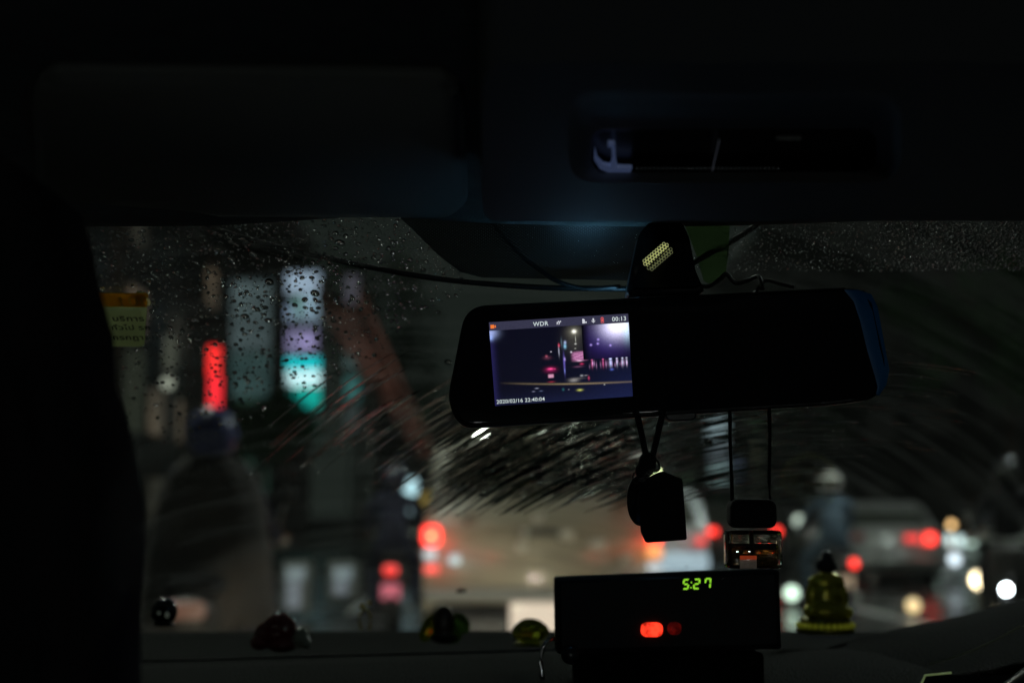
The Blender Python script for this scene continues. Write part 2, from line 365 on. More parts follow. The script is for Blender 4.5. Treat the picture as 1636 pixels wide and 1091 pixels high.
for lab, px, py, Y, r, col, s_ in (('small white lamp right of the pale lit banner', 1302, 846, 46, .12, (.8, .9, 1), 1.5), ('pale lamp right of the pale helmeted rider', 1399, 812, 62, .2, (.85, .85, .7), 1.2),
    ('tiny orange lamp right of the silver saloon', 1520, 838, 60, .14, (1, .6, .25), 1.6), ('small cold white lamp at the foot of the blue tower', 1592, 838, 55, .16, (.6, .75, 1), 2.0),
    ('faint teal lamp between the white shop lamp and the blue grey rider', 1290, 858, 40, .12, (.2, .6, .55), 1.0), ('small red lamp far beyond the silver saloon', 1548, 848, 70, .16, (1, .08, .05), 1.6),
    ('pale lamp left of the narrow red sign', 268, 612, 48, .2, (.7, .75, .6), .25),
    ('faint white lamp right of the amber warning lamp', 722, 770, 70, .3, (.6, .65, .5), .5)):
    lamp_on_post('shop_lamp', lab, 'lamp', px, py, Y, r, col, s_ * 2.2, group='small lamps scattered along the street')
# street lamps (lit)
def street_lamp(label, lat, along, col, s, power, h=8.0, side=1, lw=.6):
    x, y = S(lat, along); t = thing('street_lamp', label, 'street lamp', (x, y, 0), ROAD, 'lit street lamps along the road'); local(t)
    bm = bmesh.new(); lathe(bm, [(.14, 0), (.14, .5), (.09, .6), (.06, h - .4)], (0, 0, 0), 12); from_bm('pole', bm, M['pole'], t)
    tube('arm', smoothpath([(0, 0, h - .45), (side * .3, 0, h - .05), (side * 1.0, 0, h + .12), (side * 1.7, 0, h + .12)]), .045, M['pole'], t, world=False)
    bxo('lamp_head', (side * 1.95, 0, h + .14), (.75, .32, .12), M['pole'], t, .04, world=False)
    bxo('lamp_lens', (side * 1.98, 0, h + .0), (lw, lw * .42, .16), glow('street_lamp_lens', col, s), t, .03, world=False)
    if power:
        L = bpy.data.lights.new('street_light', 'SPOT'); L.energy = power; L.color = col; L.spot_size = R(150); L.spot_blend = .6; L.shadow_soft_size = .2
        lo = bpy.data.objects.new('street_light', L); COL.objects.link(lo); lo.parent = t; lo.location = (side * 1.98, 0, h - .12)
    return t
def lamp_lat(px, py, h=8.0):   # lamp seen at a pixel stands at this distance
    Y = (h - 1.2) * FPX / (820 - py); return Y
for lab, px, py, col, s_, pw in (
    ('bright white street lamp just below the left end of the mirror', 768, 686, (.95, 1, .88), 110, 2200),
    ('dimmer green white street lamp below and right of the bright one', 786, 712, (.7, .85, .62), 22, 1500),
    ('small yellow green street lamp just above the hanging black tag', 1046, 748, (.85, 1, .5), 50, 0),
    ('yellow white street lamp right of the bottle cords', 1246, 684, (.9, .95, .62), 120, 2200)):
    Y = lamp_lat(px, py); x = P(px, py, Y).x
    la = x * math.cos(ROAD) + Y * math.sin(ROAD); al = -x * math.sin(ROAD) + Y * math.cos(ROAD)
    street_lamp(lab, la - 1.98, al, col, s_, pw)
street_lamp('tall street lamp on the left pavement over the rider in the raincoat', -5.5, 12, (.88, .98, .86), 430, 0, lw=.55)
street_lamp('tall street lamp on the right pavement beside the oncoming cars', 9.5, 14, (.86, .98, .92), 330, 0, side=-1, lw=.9)
street_lamp('tall street lamp behind the taxi on the left pavement', -7.2, -14, (.95, .9, .75), 30, 700)

# elevated walkway running over the left lane towards the vanishing point
t = thing('elevated_walkway', 'dim reddish walkway beam slanting down towards the far end of the street', 'walkway', (*S(-4.4, 50), 0), ROAD); local(t)
M['litconc'] = mat('red_lit_concrete', (0.42, 0.22, 0.16), .85, var=.3, vscale=.5)  # reddish light on the concrete is put into its colour
bxo('deck', (0, 62, 8.5), (1.5, 124, .35), M['litconc'], t, .03)
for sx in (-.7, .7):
    bxo('parapet', (sx, 62, 9.1), (.12, 124, .8), M['litconc'], t, .02)
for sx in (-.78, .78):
    bxo('added_glow_strip', (sx, 62, 8.9), (.05, 124, .30), glow('reddish_strip', (1, .42, .30), .060, .4, .15, (.05, .03, .03)), t)  # glowing strips added only to make the dim beam visible
bxo('added_soffit_glow', (0, 62, 8.3), (1.2, 124, .03), glow('reddish_soffit', (1, .42, .30), .035, .5, .15, (.05, .03, .03)), t)  # same added glow under the deck
for k in range(4):
    bxo('column', (0, 22 + k * 30, 4.2), (.4, .5, 8.3), M['concrete'], t, .05)

# shophouses both sides
specs = [
 ('three storey shophouse nearest the taxi on the left, windows dark', -16.5, 14, 10, 14, 12, 'b_dark', ['w_dim'], 3, 4, .15),
 ('grey shophouse behind the red vertical sign', -16.5, 30, 10, 16, 15, 'b_grey', ['w_dim', 'w_green'], 4, 4, .35),
 ('brown shophouse beyond the grey one on the left', -16.5, 48, 10, 22, 13, 'b_brown', ['w_warm', 'w_dim'], 4, 4, .4),
 ('tall dark block closing the left row', -20, 92, 12, 40, 20, 'b_dark', ['w_green', 'w_teal'], 6, 4, .3),
 ('dark shophouse nearest on the right side of the street', 24, 18, 12, 26, 17, 'b_dark', ['w_dim'], 4, 4, 0),
 ('dark wide block behind the oncoming cars', 27, 50, 12, 50, 22, 'b_dark', ['w_blue'], 6, 4, .06),
 ('far grey block on the right near the street end', 34, 125, 14, 60, 26, 'b_grey', ['w_blue', 'w_green'], 7, 4, .25),
 ('far block closing the view at the end of the street', 2, 330, 46, 30, 27, 'b_grey', ['w_warm', 'w_teal', 'w_green'], 6, 10, .25)]
for lab, la, al, wd, dp, h, mm, wn, ro, co, lit in specs:
    building('shophouse', lab, la, al, wd, dp, h, M[mm], [M[q] for q in wn], ro, co, lit)
# blue-lit tower far right
a, b = P(1555, 880, 120), P(1600, 600, 120)
t = thing('office_tower', 'slim tower with faint blue lit windows at the far right', 'building', ((a.x + b.x) / 2, 120, 0)); local(t)
bxo('wall', (0, 3.1, b.z / 2 + 3), (4, 6, b.z + 6), M['b_dark'], t); bxo('roof', (0, 3.1, b.z + 6.3), (4.4, 6.4, .6), M['concrete'], t)
for k in range(7):
    z0 = a.z + (b.z - a.z) * (k + .5) / 7
    bxo('window', (.4 - .12 * k, .06, z0), (1.5, .1, (b.z - a.z) / 8), glow('blue_tower_window', (.16, .24, .42), [.2, .3, .28, .32, .14, .2, .08][k], .4, .6, (.02, .02, .02)), t)

# trees
def tree(label, lat, along, h, r):
    x, y = S(lat, along); t = thing('street_tree', label, 'tree', (x, y, 0), random.random() * 6, 'trees along the pavement'); local(t)
    bm = bmesh.new(); sweep(bm, smoothpath([(0, 0, 0), (.1, .05, h * .25), (-.1, .1, h * .5), (.05, 0, h * .8)], 4), [.24 - .011 * k for k in range(13)], 8)
    for k in range(7):
        a = k * .9; z = h * (.35 + .06 * k); sweep(bm, smoothpath([(0, 0, z), (math.cos(a) * r * .4, math.sin(a) * r * .4, z + h * .12), (math.cos(a) * r * .75, math.sin(a) * r * .75, z + h * .2)], 3), [.09 - .01 * q for q in range(7)], 6)
    from_bm('trunk', bm, M['bark'], t, True)
    vs, fs = [], []; cl = []
    for k in range(46):
        d = Vector(rng.normal(size=3)); d.normalize(); d *= random.uniform(.35, 1) ** .6
        cl.append((Vector((d.x * r, d.y * r, h * .72 + d.z * r * .72)), random.uniform(.35, .75) * r * .45))
    for c_, cr_ in cl:
        for _ in range(95):
            d = Vector(rng.normal(size=3)).normalized() * cr_ * random.uniform(.4, 1.05); p = c_ + d
            u = Vector(rng.normal(size=3)).normalized(); v = u.cross(Vector(rng.normal(size=3))).normalized(); s_ = random.uniform(.09, .19)
            i = len(vs); vs += [p - u * s_, p + v * s_ * .5, p + u * s_, p - v * s_ * .5]; fs.append((i, i + 1, i + 2, i + 3))
    mk('crown', vs, fs, M['foliage'], t, world=False)
tree('low tree beyond the pavement lightboxes', -7.0, 50, 6, 1.9)
tree('tall tree right of the cyan sign, behind the narrow sign column', -5.6, 78, 18, 4.2)
tree('dark tree further down the left pavement, where it meets the view of the mirror', -5.2, 112, 17, 5)
tree('dark tree on the right pavement behind the oncoming cars', 15.5, 40, 9, 3.2)
tree('far tree on the right pavement near the blue tower', 15.2, 62, 10, 3.4)

# ---- vehicles.  origin: centre of the face turned to us, on the road; body extends to +Y
def plate_text(): return None
def vehicle(label, x, y, rz, L, Wd, prof, paint, lamps, win_rear, windows=(), plate=None, bumper=None, cat='car', wheels=None, group=None, nm='parked_car', wr=.31):
    t = thing(nm, label, cat, (x, y, 0), rz, group); local(t)
    bm = bmesh.new()
    belt = .95
    def hw(z): return Wd / 2 * (1 - max(0, z - belt) * .16) * (1 if z > .35 else .95)
    A = [bm.verts.new((-hw(z), yy, z)) for yy, z in prof]; B = [bm.verts.new((hw(z), yy, z)) for yy, z in prof]
    bm.faces.new(A[::-1]); bm.faces.new(B)
    n = len(prof)
    for i in range(n): bm.faces.new((A[i], A[(i + 1) % n], B[(i + 1) % n], B[i]))
    bmesh.ops.bevel(bm, geom=[e for e in bm.edges], offset=.06, segments=3, affect='EDGES', clamp_overlap=True)
    from_bm('body', bm, paint, t, True)
    # rear/front window lies on the slanted face (two profile points)
    (y0, z0), (y1, z1) = win_rear
    def quad(name, pts, off, m):
        pts = [Vector(p) for p in pts]; nrm = (pts[1] - pts[0]).cross(pts[3] - pts[0]).normalized()
        c = sum(pts, Vector()) / 4
        bm = bmesh.new(); f = bm.faces.new([bm.verts.new(p + nrm * off) for p in pts])
        r_ = bmesh.ops.extrude_face_region(bm, geom=[f])
        for g in r_['geom']:
            if isinstance(g, bmesh.types.BMVert): g.co -= nrm * .03
        bmesh.ops.bevel(bm, geom=list(bm.edges), offset=.008, segments=1, affect='EDGES')
        return from_bm(name, bm, m, t)
    quad('rear_window' if not windows or windows != 'front' else 'windscreen', [(-hw(z0) + .1, y0, z0), (hw(z0) - .1, y0, z0), (hw(z1) - .12, y1, z1), (-hw(z1) + .12, y1, z1)], .012, M['carglass'])
    if wheels:
        for wy in wheels:
            for sx in (-1, 1):
                bm = bmesh.new(); lathe(bm, [(wr * .62, -.09), (wr * .95, -.1), (wr, -.06), (wr, .06), (wr * .95, .1), (wr * .62, .09)], (sx * (Wd / 2 - .1), wy, wr), 28, 'x'); wo = from_bm('wheel', bm, M['tyre'], t, True)
                bm = bmesh.new(); lathe(bm, [(wr * .3, -.07), (wr * .6, -.085), (wr * .6, .085), (wr * .3, .07)], (sx * (Wd / 2 - .085), wy, wr), 20, 'x'); from_bm('rim', bm, M['steel'], wo, True, world=False)
    ztop = z1
    for sx in (-1, 1):   # side windows
        yb = y1 + .25; yf = yb + L * .34
        x_ = lambda z: sx * (hw(z) + .006)
        for (ya, yc) in ((yb, yb + (yf - yb) * .47), (yb + (yf - yb) * .52, yf)):
            zb, zt = z0 + .02, z1 - .04
            vs = [(x_(zb), ya, zb), (x_(zb), yc, zb), (x_(zt), yc - .02, zt), (x_(zt), ya + .08, zt)]
            mk('side_window', vs + [(v[0] - sx * .02, v[1], v[2]) for v in vs], [(0, 1, 2, 3), (4, 7, 6, 5), (0, 4, 5, 1), (1, 5, 6, 2), (2, 6, 7, 3), (3, 7, 4, 0)], M['carglass'], t)
    for (nm_, cx_, cz_, w_, h_, m_) in lamps:
        bxo(nm_, (cx_, -.02, cz_), (w_, .08, h_), m_, t, min(w_, h_) * .3, 3)
    if bumper: bxo('bumper', (0, -.03, bumper[0]), (Wd * .96, .12, bumper[1]), bumper[2], t, .04, 3)
    if plate:
        pl = bxo('number_plate', (0, -.075 if bumper else -.03, plate[0]), (plate[1], .02, plate[2]), plate[3], t, .005, 1)
        for sx in (-1, 1):
            for sz in (-1, 1):
                bm = bmesh.new(); lathe(bm, [(.012, 0), (.012, .01)], (sx * plate[1] * .38, (-.095 if bumper else -.05), plate[0] + sz * plate[2] * .33), 8, 'y'); from_bm('screw', bm, M['steel'], pl, world=False)
    return t
def hatch(L, H, zb=.28):
    return [(0, zb), (-.0, .95), (.06, 1.08), (.26, H - .06), (.5, H), (L * .55, H - .02), (L * .76, 1.08), (L * .97, .86), (L, .6), (L, zb)]
def sedan(L, H, zb=.28):
    return [(0, zb), (0, .9), (.12, .98), (.6, 1.02), (1.15, H), (L * .52, H), (L * .72, 1.0), (L * .96, .82), (L, .6), (L, zb)]
def front(L, H, zb=.28):
    return [(0, zb), (0, .72), (.2, .9), (1.2, 1.02), (1.95, H - .04), (2.3, H), (L * .8, H), (L * .96, 1.05), (L, .9), (L, zb)]
TAIL = glow('tail_lamp_lit', (1, .03, .02), 4.0); BRAKE = glow('brake_lamp_hot', (1, .035, .025), 4.2); DIMTAIL = glow('tail_lamp_low', (1, .03, .03), 1.6)
REV = glow('reverse_lamp', (.7, .78, .85), .9); ORANGE = glow('turn_lamp', (1, .35, .1), 1.5)
HEADW = glow('head_lamp_white', (.85, .93, 1), 30); HEADY = glow('head_lamp_warm', (1, .8, .5), 12)
PL = mat('number_plate_white', (.75, .72, .68), .4, emit=(1, .74, .60), es=.5)  # lighting on the plate put in as emission
PLD = mat('number_plate_dim', (.6, .6, .6), .4)
cream = mat('cream_paint', (.52, .47, .36), .42, coat=.7, var=.06, vscale=2)
silver = mat('silver_paint', (.42, .42, .40), .35, metal=.2, coat=.8)
white = mat('white_paint', (.62, .66, .68), .3, coat=.8)
dkgrey = mat('dark_grey_paint', (.07, .065, .06), .5, coat=.3, var=.2, vscale=1.5)
blue = mat('blue_paint', (.05, .08, .2), .3, coat=.8)
REFLDOT = mat('reflection_pale', (.92, .9, .8), .4); BUMP = mat('bumper_grey', (.34, .35, .34), .6)  # pale dots imitate street lights mirrored in the tailgate
BULB = glow('bulb_hot', (1, .5, .15), 16); REFLGLOW = glow('reflection_glow', (.6, .75, .8), 1.0)  # second glow imitates light reflected in the paint
Y1 = 9.4; c = P(868, 900, Y1)
vehicle('cream people carrier directly ahead with its dark rear window and lit number plate', c.x, Y1, ROAD, 4.3, 1.62, hatch(4.3, 1.74), cream,
        [('tail_lamp', -.73, 1.075, .12, .13, BRAKE), ('tail_lamp_bulb', -.73, 1.075, .035, .035, BULB), ('reverse_lamp', -.74, .955, .08, .07, REV), ('reflector_or_glare', -.73, .86, .09, .05, DIMTAIL), ('reflection_glow', -.58, .92, .07, .06, REFLGLOW),
         ('tail_lamp', .73, 1.065, .09, .09, BRAKE), ('turn_lamp', .73, .97, .10, .08, ORANGE), ('reverse_lamp', .73, .87, .09, .06, REV),
         ('lower_trim', 0, .46, 1.54, .36, M['plastic']), ('handle', -.03, 1.09, .26, .04, M['pole'])] + [('reflection_dot', (bx - 868) / 242, z_, w_ * 1.3, .06, REFLDOT) for bx, z_, w_ in ((736, 1.19, .07), (838, 1.09, .05), (905, 1.08, .07), (834, 1.0, .05), (955, 1.02, .08), (1000, .93, .06), (860, 1.19, .05))],
        ((.085, 1.34), (.235, 1.66)), plate=(.55, .44, .20, PL), bumper=(.70, .09, BUMP), wheels=(.75, 3.4), nm='people_carrier', cat='car')
c = P(1010, 900, 15)
vehicle('white hatchback mostly hidden behind the cream car, seen under the hanging black tag', c.x, 15, ROAD, 3.9, 1.66, hatch(3.9, 1.5), white,
        [('tail_lamp', -.73, .95, .14, .16, TAIL), ('tail_lamp', .73, .95, .08, .08, DIMTAIL), ('reflector_or_glare', .55, .72, .5, .2, glow('wet_glare', (.45, .6, .7), .8))],  # the wide pale panel is glare on the body, put in as glow
        ((.075, 1.12), (.24, 1.4)), plate=(.6, .34, .11, PLD), wheels=(.7, 3.2), nm='hatchback')
c = P(1189, 900, 27)
vehicle('car with two red tail lamps either side of the hanging perfume bottle', c.x, 27, ROAD, 4.3, 1.68, sedan(4.3, 1.45), dkgrey,
        [('tail_lamp', -.62, .92, .22, .11, TAIL), ('tail_lamp', .62, .92, .14, .12, TAIL)], ((.6, 1.04), (1.1, 1.38)), plate=(.6, .34, .11, PLD), wheels=(.8, 3.5), nm='saloon_car')
c = P(1435, 900, 24)
vehicle('pale silver saloon with red tail lamps right of the motorcyclist', c.x, 24, ROAD, 4.4, 1.70, sedan(4.4, 1.45), silver,
        [('tail_lamp', -.68, .86, .2, .12, bpy.data.materials.get('tail_off') or mat('tail_off', (.3, .02, .02), .3)), ('tail_lamp', .24, .84, .22, .10, DIMTAIL), ('tail_lamp', .55, .83, .18, .18, TAIL)], ((.6, 1.04), (1.1, 1.38)), plate=(.58, .34, .11, PLD), bumper=(.45, .14, M['steel']), wheels=(.8, 3.5), nm='saloon_car')
# oncoming traffic
for lab, px, py, Y, pro, pt, hl, dx in (('distant oncoming dark car with small white headlamps', 1640, 858, 42, front(4.3, 1.45), dkgrey, glow('head_lamp_far', (.8, .95, 1), 5), .62),):
    c = P(px + dx * FPX / Y, py, Y)
    l2 = [('headlamp', -dx, c.z, .15, .11, hl), ('headlamp', dx, c.z, .15, .11, hl)]
    vehicle(lab, c.x, Y, ROAD, 4.4, 1.7, pro, pt, l2, ((1.25, 1.06), (1.9, pro[4][1] - .02)), windows='front', plate=(.45, .34, .11, PLD), wheels=(.8, 3.5), nm='oncoming_car')

fc = vehicle('unseen car added behind the taxi, its headlamps faintly filling the cabin', .3, -7.5, math.pi, 4.4, 1.7, front(4.4, 1.45), dkgrey,
    [('headlamp', -.6, .68, .16, .12, HEADW), ('headlamp', .6, .68, .16, .12, HEADW)], ((1.25, 1.06), (1.9, 1.39)), windows='front', plate=(.45, .34, .11, PLD), wheels=(.8, 3.5), nm='added_rear_car')
for sx in (-.6, .6):  # car and beams added out of view to fill the cabin
    L = bpy.data.lights.new('rear_fill_beam', 'SPOT'); L.energy = REAR_FILL; L.color = (.92, 1, .90); L.spot_size = R(60); L.spot_blend = .6; L.shadow_soft_size = .08
    lo = bpy.data.objects.new('rear_fill_beam', L); COL.objects.link(lo); lo.parent = fc; lo.location = (sx, -.1, .70); lo.rotation_euler = (R(94), 0, math.pi)
# motorcycles with riders (backs to us)
def chain_body(name, m, parent, joints, bones, sub=1, extra=None):
    vs = [j[:3] for j in joints]
    me = bpy.data.meshes.new(name); me.from_pydata(vs, bones, []); ob = bpy.data.objects.new(name, me); COL.objects.link(ob); ob.parent = parent
    sk = ob.modifiers.new('skin', 'SKIN'); ob.modifiers.new('sub', 'SUBSURF').levels = sub
    for i, j in enumerate(joints): me.skin_vertices[0].data[i].radius = (j[3], j[4] if len(j) > 4 else j[3])
    me.skin_vertices[0].data[0].use_root = True
    bpy.context.view_layer.update()
    m2 = bpy.data.meshes.new_from_object(ob.evaluated_get(bpy.context.evaluated_depsgraph_get())); ob.modifiers.clear(); ob.data = m2
    m2.materials.clear(); m2.materials.append(m)
    for p in m2.polygons: p.use_smooth = True
    return ob
def motorcycle(label, px, Y, tail_s, plate_m, jacket, helmet, plabel, rz=ROAD, head=None, tlw=.13, tlx=0.0, scale=1.0, coat=None):
    c = P(px, 900, Y); t = thing('motorcycle', label, 'motorcycle', (c.x, Y, 0), rz, 'motorcycles among the cars'); local(t)
    for wy in (.18, 1.42):
        bm = bmesh.new(); sweep(bm, [(0, wy + .26 * math.cos(a), .30 + .26 * math.sin(a)) for a in [k * math.pi / 14 for k in range(28)]], .045, 8, True)
        wo = from_bm('wheel', bm, M['tyre'], t, True)
        bm = bmesh.new(); lathe(bm, [(.04, -.05), (.22, -.02), (.22, .02), (.04, .05)], (0, wy, .30), 20, 'x'); from_bm('rim', bm, M['steel'], wo, True, world=False)
    bm = bmesh.new(); box(bm, (0, .62, .55), (.24, .8, .3), .09, 3); box(bm, (0, 1.2, .72), (.30, .2, .5), .08, 3); box(bm, (0, .12, .66), (.22, .4, .18), .07, 3); from_bm('body', bm, dkgrey, t, True)
    bxo('seat', (0, .42, .80), (.26, .75, .1), M['seat'], t, .045, 3, smooth=True)
    bm = bmesh.new(); box(bm, (0, .02, .36), (.18, .06, .2), .02); from_bm('mudguard', bm, M['plastic'], t)
    tube('handlebar', smoothpath([(-.34, 1.05, 1.0), (-.2, 1.12, 1.02), (0, 1.18, 1.0), (.2, 1.12, 1.02), (.34, 1.05, 1.0)], 4), .018, M['steel'], t, world=False)
    for sx in (-1, 1):
        tube('mirror_stem', [(sx * .26, 1.1, 1.02), (sx * .32, 1.08, 1.22)], .008, M['steel'], t, world=False)
        bm = bmesh.new(); sph(bm, (sx * .34, 1.08, 1.26), (.06, .015, .045)); from_bm('mirror', bm, M['plastic'], t, True)
    bxo('tail_lamp', (tlx, -.1, .70), (tlw, .06, .085), tail_s, t, .03, 3)
    bxo('number_plate', (0, -.06, .50), (.17, .015, .14), plate_m, t, .005, 1)
    tube('exhaust', [(.16, .1, .34), (.16, .5, .30)], .045, M['steel'], t, world=False)
    if head:
        bm = bmesh.new(); lathe(bm, [(.05, 1.40), (.10, 1.46), (.10, 1.52)], (0, 0, head[1]), 24, 'y'); from_bm('lamp_housing', bm, M['plastic'], t, True)
        bm = bmesh.new(); sph(bm, (0, 1.52, head[1]), (head[2], .03, head[2])); from_bm('headlamp', bm, head[0], t, True)
    p = thing('person', plabel, 'person', (c.x, Y, 0), rz); local(p)
    J = [(0, .45, .90, .15, .13), (0, .46, 1.08, .14, .11), (0, .50, 1.28, .17, .12), (0, .52, 1.38, .10, .09), (0, .53, 1.46, .055, .055), (0, .54, 1.54, .085, .095), (0, .54, 1.62, .08, .085),
         (-.19, .52, 1.34, .07, .07), (-.26, .66, 1.14, .05, .05), (-.29, .94, 1.03, .038, .038), (-.30, 1.03, 1.02, .03, .035),
         (.19, .52, 1.34, .07, .07), (.26, .66, 1.14, .05, .05), (.29, .94, 1.03, .038, .038), (.30, 1.03, 1.02, .03, .035),
         (-.12, .5, .86, .10, .10), (-.2, .88, .72, .075, .075), (-.19, .72, .36, .05, .05), (-.19, .84, .28, .04, .03),
         (.12, .5, .86, .10, .10), (.2, .88, .72, .075, .075), (.19, .72, .36, .05, .05), (.19, .84, .28, .04, .03)]
    E = [(0, 1), (1, 2), (2, 3), (3, 4), (4, 5), (5, 6), (3, 7), (7, 8), (8, 9), (9, 10), (3, 11), (11, 12), (12, 13), (13, 14), (0, 15), (15, 16), (16, 17), (17, 18), (0, 19), (19, 20), (20, 21), (21, 22)]
    chain_body('body', jacket, p, J, E, 2)
    for sx in (-1, 1):       # hand: palm, four curled fingers and thumb round the grip
        bm = bmesh.new(); box(bm, (sx * .305, 1.05, 1.025), (.08, .07, .03), .012, 2)
        for q in range(4):
            xx = sx * (.275 + .02 * q); sweep(bm, [(xx, 1.07, 1.03), (xx, 1.10, 1.03 - .002 * q), (xx, 1.105, 1.0), (xx, 1.085, .985)], [.010, .009, .009, .007], 6)
        sweep(bm, [(sx * .27, 1.04, 1.02), (sx * .255, 1.07, 1.0), (sx * .262, 1.09, .99)], [.011, .010, .008], 6)
        from_bm('hand', bm, mat('skin', (.35, .2, .13), .6), p, True)
    bm = bmesh.new(); sph(bm, (0, .53, 1.57), (.135, .155, .15)); he = from_bm('helmet', bm, helmet, p, True)
    bm = bmesh.new(); box(bm, (0, .66, 1.56), (.2, .06, .1), .025); from_bm('visor', bm, M['carglass'], he, world=False)
    if coat:      # loose rain cape over shoulders, back and saddle
        vs, fs = [], []; rg_ = [(1.47, .07, .09, .53), (1.43, .15, .13, .53), (1.34, .25, .17, .54), (1.15, .295, .22, .55), (.95, .32, .27, .56), (.75, .335, .30, .57), (.58, .345, .32, .56)]
        for z_, a_, b2, yc in rg_:
            for q in range(32):
                an = 2 * math.pi * q / 32; wv = 1 + .035 * math.sin(q * 2.3 + z_ * 3) * (1.5 - z_)
                vs.append((a_ * wv * math.cos(an), yc + b2 * wv * math.sin(an), z_ + .012 * math.sin(q * 1.7)))
        for r_ in range(len(rg_) - 1):
            for q in range(32): fs.append((r_ * 32 + q, r_ * 32 + (q + 1) % 32, (r_ + 1) * 32 + (q + 1) % 32, (r_ + 1) * 32 + q))
        mk('rain_cape', vs, fs, coat, p, True)
    t.scale = p.scale = (scale,) * 3
navy = mat('navy_jacket', (.02, .022, .05), .8); bluej = mat('blue_grey_jacket', (.10, .15, .20), .75, emit=None)
motorcycle('motorcycle with a wide red tail lamp left of the cream car', 625, 13.6, DIMTAIL, mat('plate_pink', (.8, .3, .4), .4, emit=(1, .2, .3), es=.5), navy, mat('helmet_dark', (.03, .03, .06), .2, coat=1), 'rider in a dark navy jacket and dark helmet on the left motorcycle')
motorcycle('motorcycle nearest the taxi on the left, its tail lamp barely glowing', 303, 7.3, glow('tail_lamp_faint', (.8, .22, .10), .12), PLD, navy, mat('helmet_navy', (.03, .045, .20), .4, coat=.2), 'large rider in a navy helmet and loose dark brownish rain cape', tlw=.2, scale=1.05, coat=mat('rain_cape', (.055, .046, .040), .8, var=.2, vscale=4))
motorcycle('motorcycle with a round red tail lamp behind the seated figurine', 1349, 15.5, TAIL, mat('plate_warm', (.8, .65, .5), .4, emit=(.8, .6, .4), es=.3), bluej, M['skin_helmet'], 'rider in a blue grey jacket and pale helmet on the right motorcycle', tlx=.08, tlw=.08)

NOLAMP = mat('lamp_red_off', (.25, .02, .02), .3)
lamp_on_post('marker_lamp', 'warm yellow headlamp set on a post left of the two white motorcycle headlamps', 'lamp', 1565, 926, 14, .08, (1, .8, .5), 9, group='low lamps along the road divider')  # a vehicle's headlamp, stood on an added post
for px, py, Y, z, hm, r_, l1, l2 in (
    (1631, 942, 11.5, .61, HEADW, .032, 'oncoming motorcycle with the lowest, brightest white headlamp at the right edge', 'rider in dark clothes behind the brightest white headlamp'),
    (1627, 905, 16.5, .62, HEADW, .028, 'oncoming motorcycle with the upper white headlamp at the right edge', 'rider in dark clothes behind the upper white headlamp')):
    z = P(px, py, Y).z
    xx = P(px, py, Y).x * (Y + 1.52) / Y; q = CX + xx / (Y + 1.52) * 0 ; 
    motorcycle(l1, CX + (xx) * FPX / ((Y + 1.52)), Y + 1.52, NOLAMP, PLD, mat('dark_clothes', (.015, .015, .018), .9), mat('helmet_black', (.01, .01, .012), .3), l2, math.pi - math.atan2(xx, Y), (hm, z, r_))
lamp_on_post('marker_lamp', 'small pale lamp above the white headlamps at the right edge', 'lamp', 1627, 861, 12.8, .05, (.8, 1, .85), 5, group='low lamps along the road divider')
# ================================================================== THE TAXI
car = thing('taxi', 'dark interior of the taxi we sit in, rain on its windscreen', 'car', (0, 0, 0))
# our own headlamps (lit), low on the front of the taxi
for sx in (-.5, .7):
    bm = bmesh.new(); lathe(bm, [(.05, 0), (.09, .06), (.09, .1)], (sx, 2.55, .62), 20, 'y'); ho = from_bm('headlamp', bm, glow('own_headlamp', (1, .9, .75), 3), car, True)
    L = bpy.data.lights.new('headlight_beam', 'SPOT'); L.energy = 350; L.color = (1, .93, .72); L.spot_size = R(36); L.spot_blend = .35; L.shadow_soft_size = .06
    lo = bpy.data.objects.new('headlight_beam', L); COL.objects.link(lo); lo.parent = ho; lo.location = (sx, 2.7, .62); lo.rotation_euler = (R(79), 0, R(3))
# bonnet & body sides
bm = bmesh.new(); prism(bm, [(-.62, y, z) for y, z in ((1.72, .30), (1.70, .98), (2.0, .96), (2.4, .86), (2.54, .70), (2.54, .30))], (1.46, 0, 0), .04); from_bm('bonnet', bm, dkgrey, car, True)
# headliner: grid following the windscreen top edge
hdr = [(-900, 372), (0, 362), (150, 357), (335, 356), (440, 350), (540, 343), (640, 342), (780, 352), (1000, 357), (1165, 356), (1340, 350), (1500, 343), (1636, 338), (2500, 330)]
def hdr_py(px):
    return float(np.interp(px, [h_[0] for h_ in hdr], [h_[1] for h_ in hdr]))
vs, fs = [], []; cols = 80
for i in range(cols + 1):
    px = -900 + 3400 * i / cols
    e = W(px, hdr_py(px), -.003)
    prof = [e + Vector((0, .004, .004)), e, e + Vector((0, -.02, -.001)), e + Vector((0, -.07, .004)), e + Vector((0, -.16, .012)), Vector((e.x, .62, 1.432)), Vector((e.x, .3, 1.445)), Vector((e.x, -.3, 1.45)), Vector((e.x, -1.1, 1.42))]
    vs += prof
NP = 9
for i in range(cols):
    for k in range(NP - 1): a = i * NP + k; fs.append((a, a + 1, a + NP + 1, a + NP))
mk('headliner', vs, fs, M['fabric'], car, True)
# outer roof skin
mk('roof_skin', [(-.9, 1.0, 1.47), (1.1, 1.0, 1.47), (1.1, -1.3, 1.5), (-.9, -1.3, 1.5)], [(0, 1, 2, 3)], dkgrey, car)
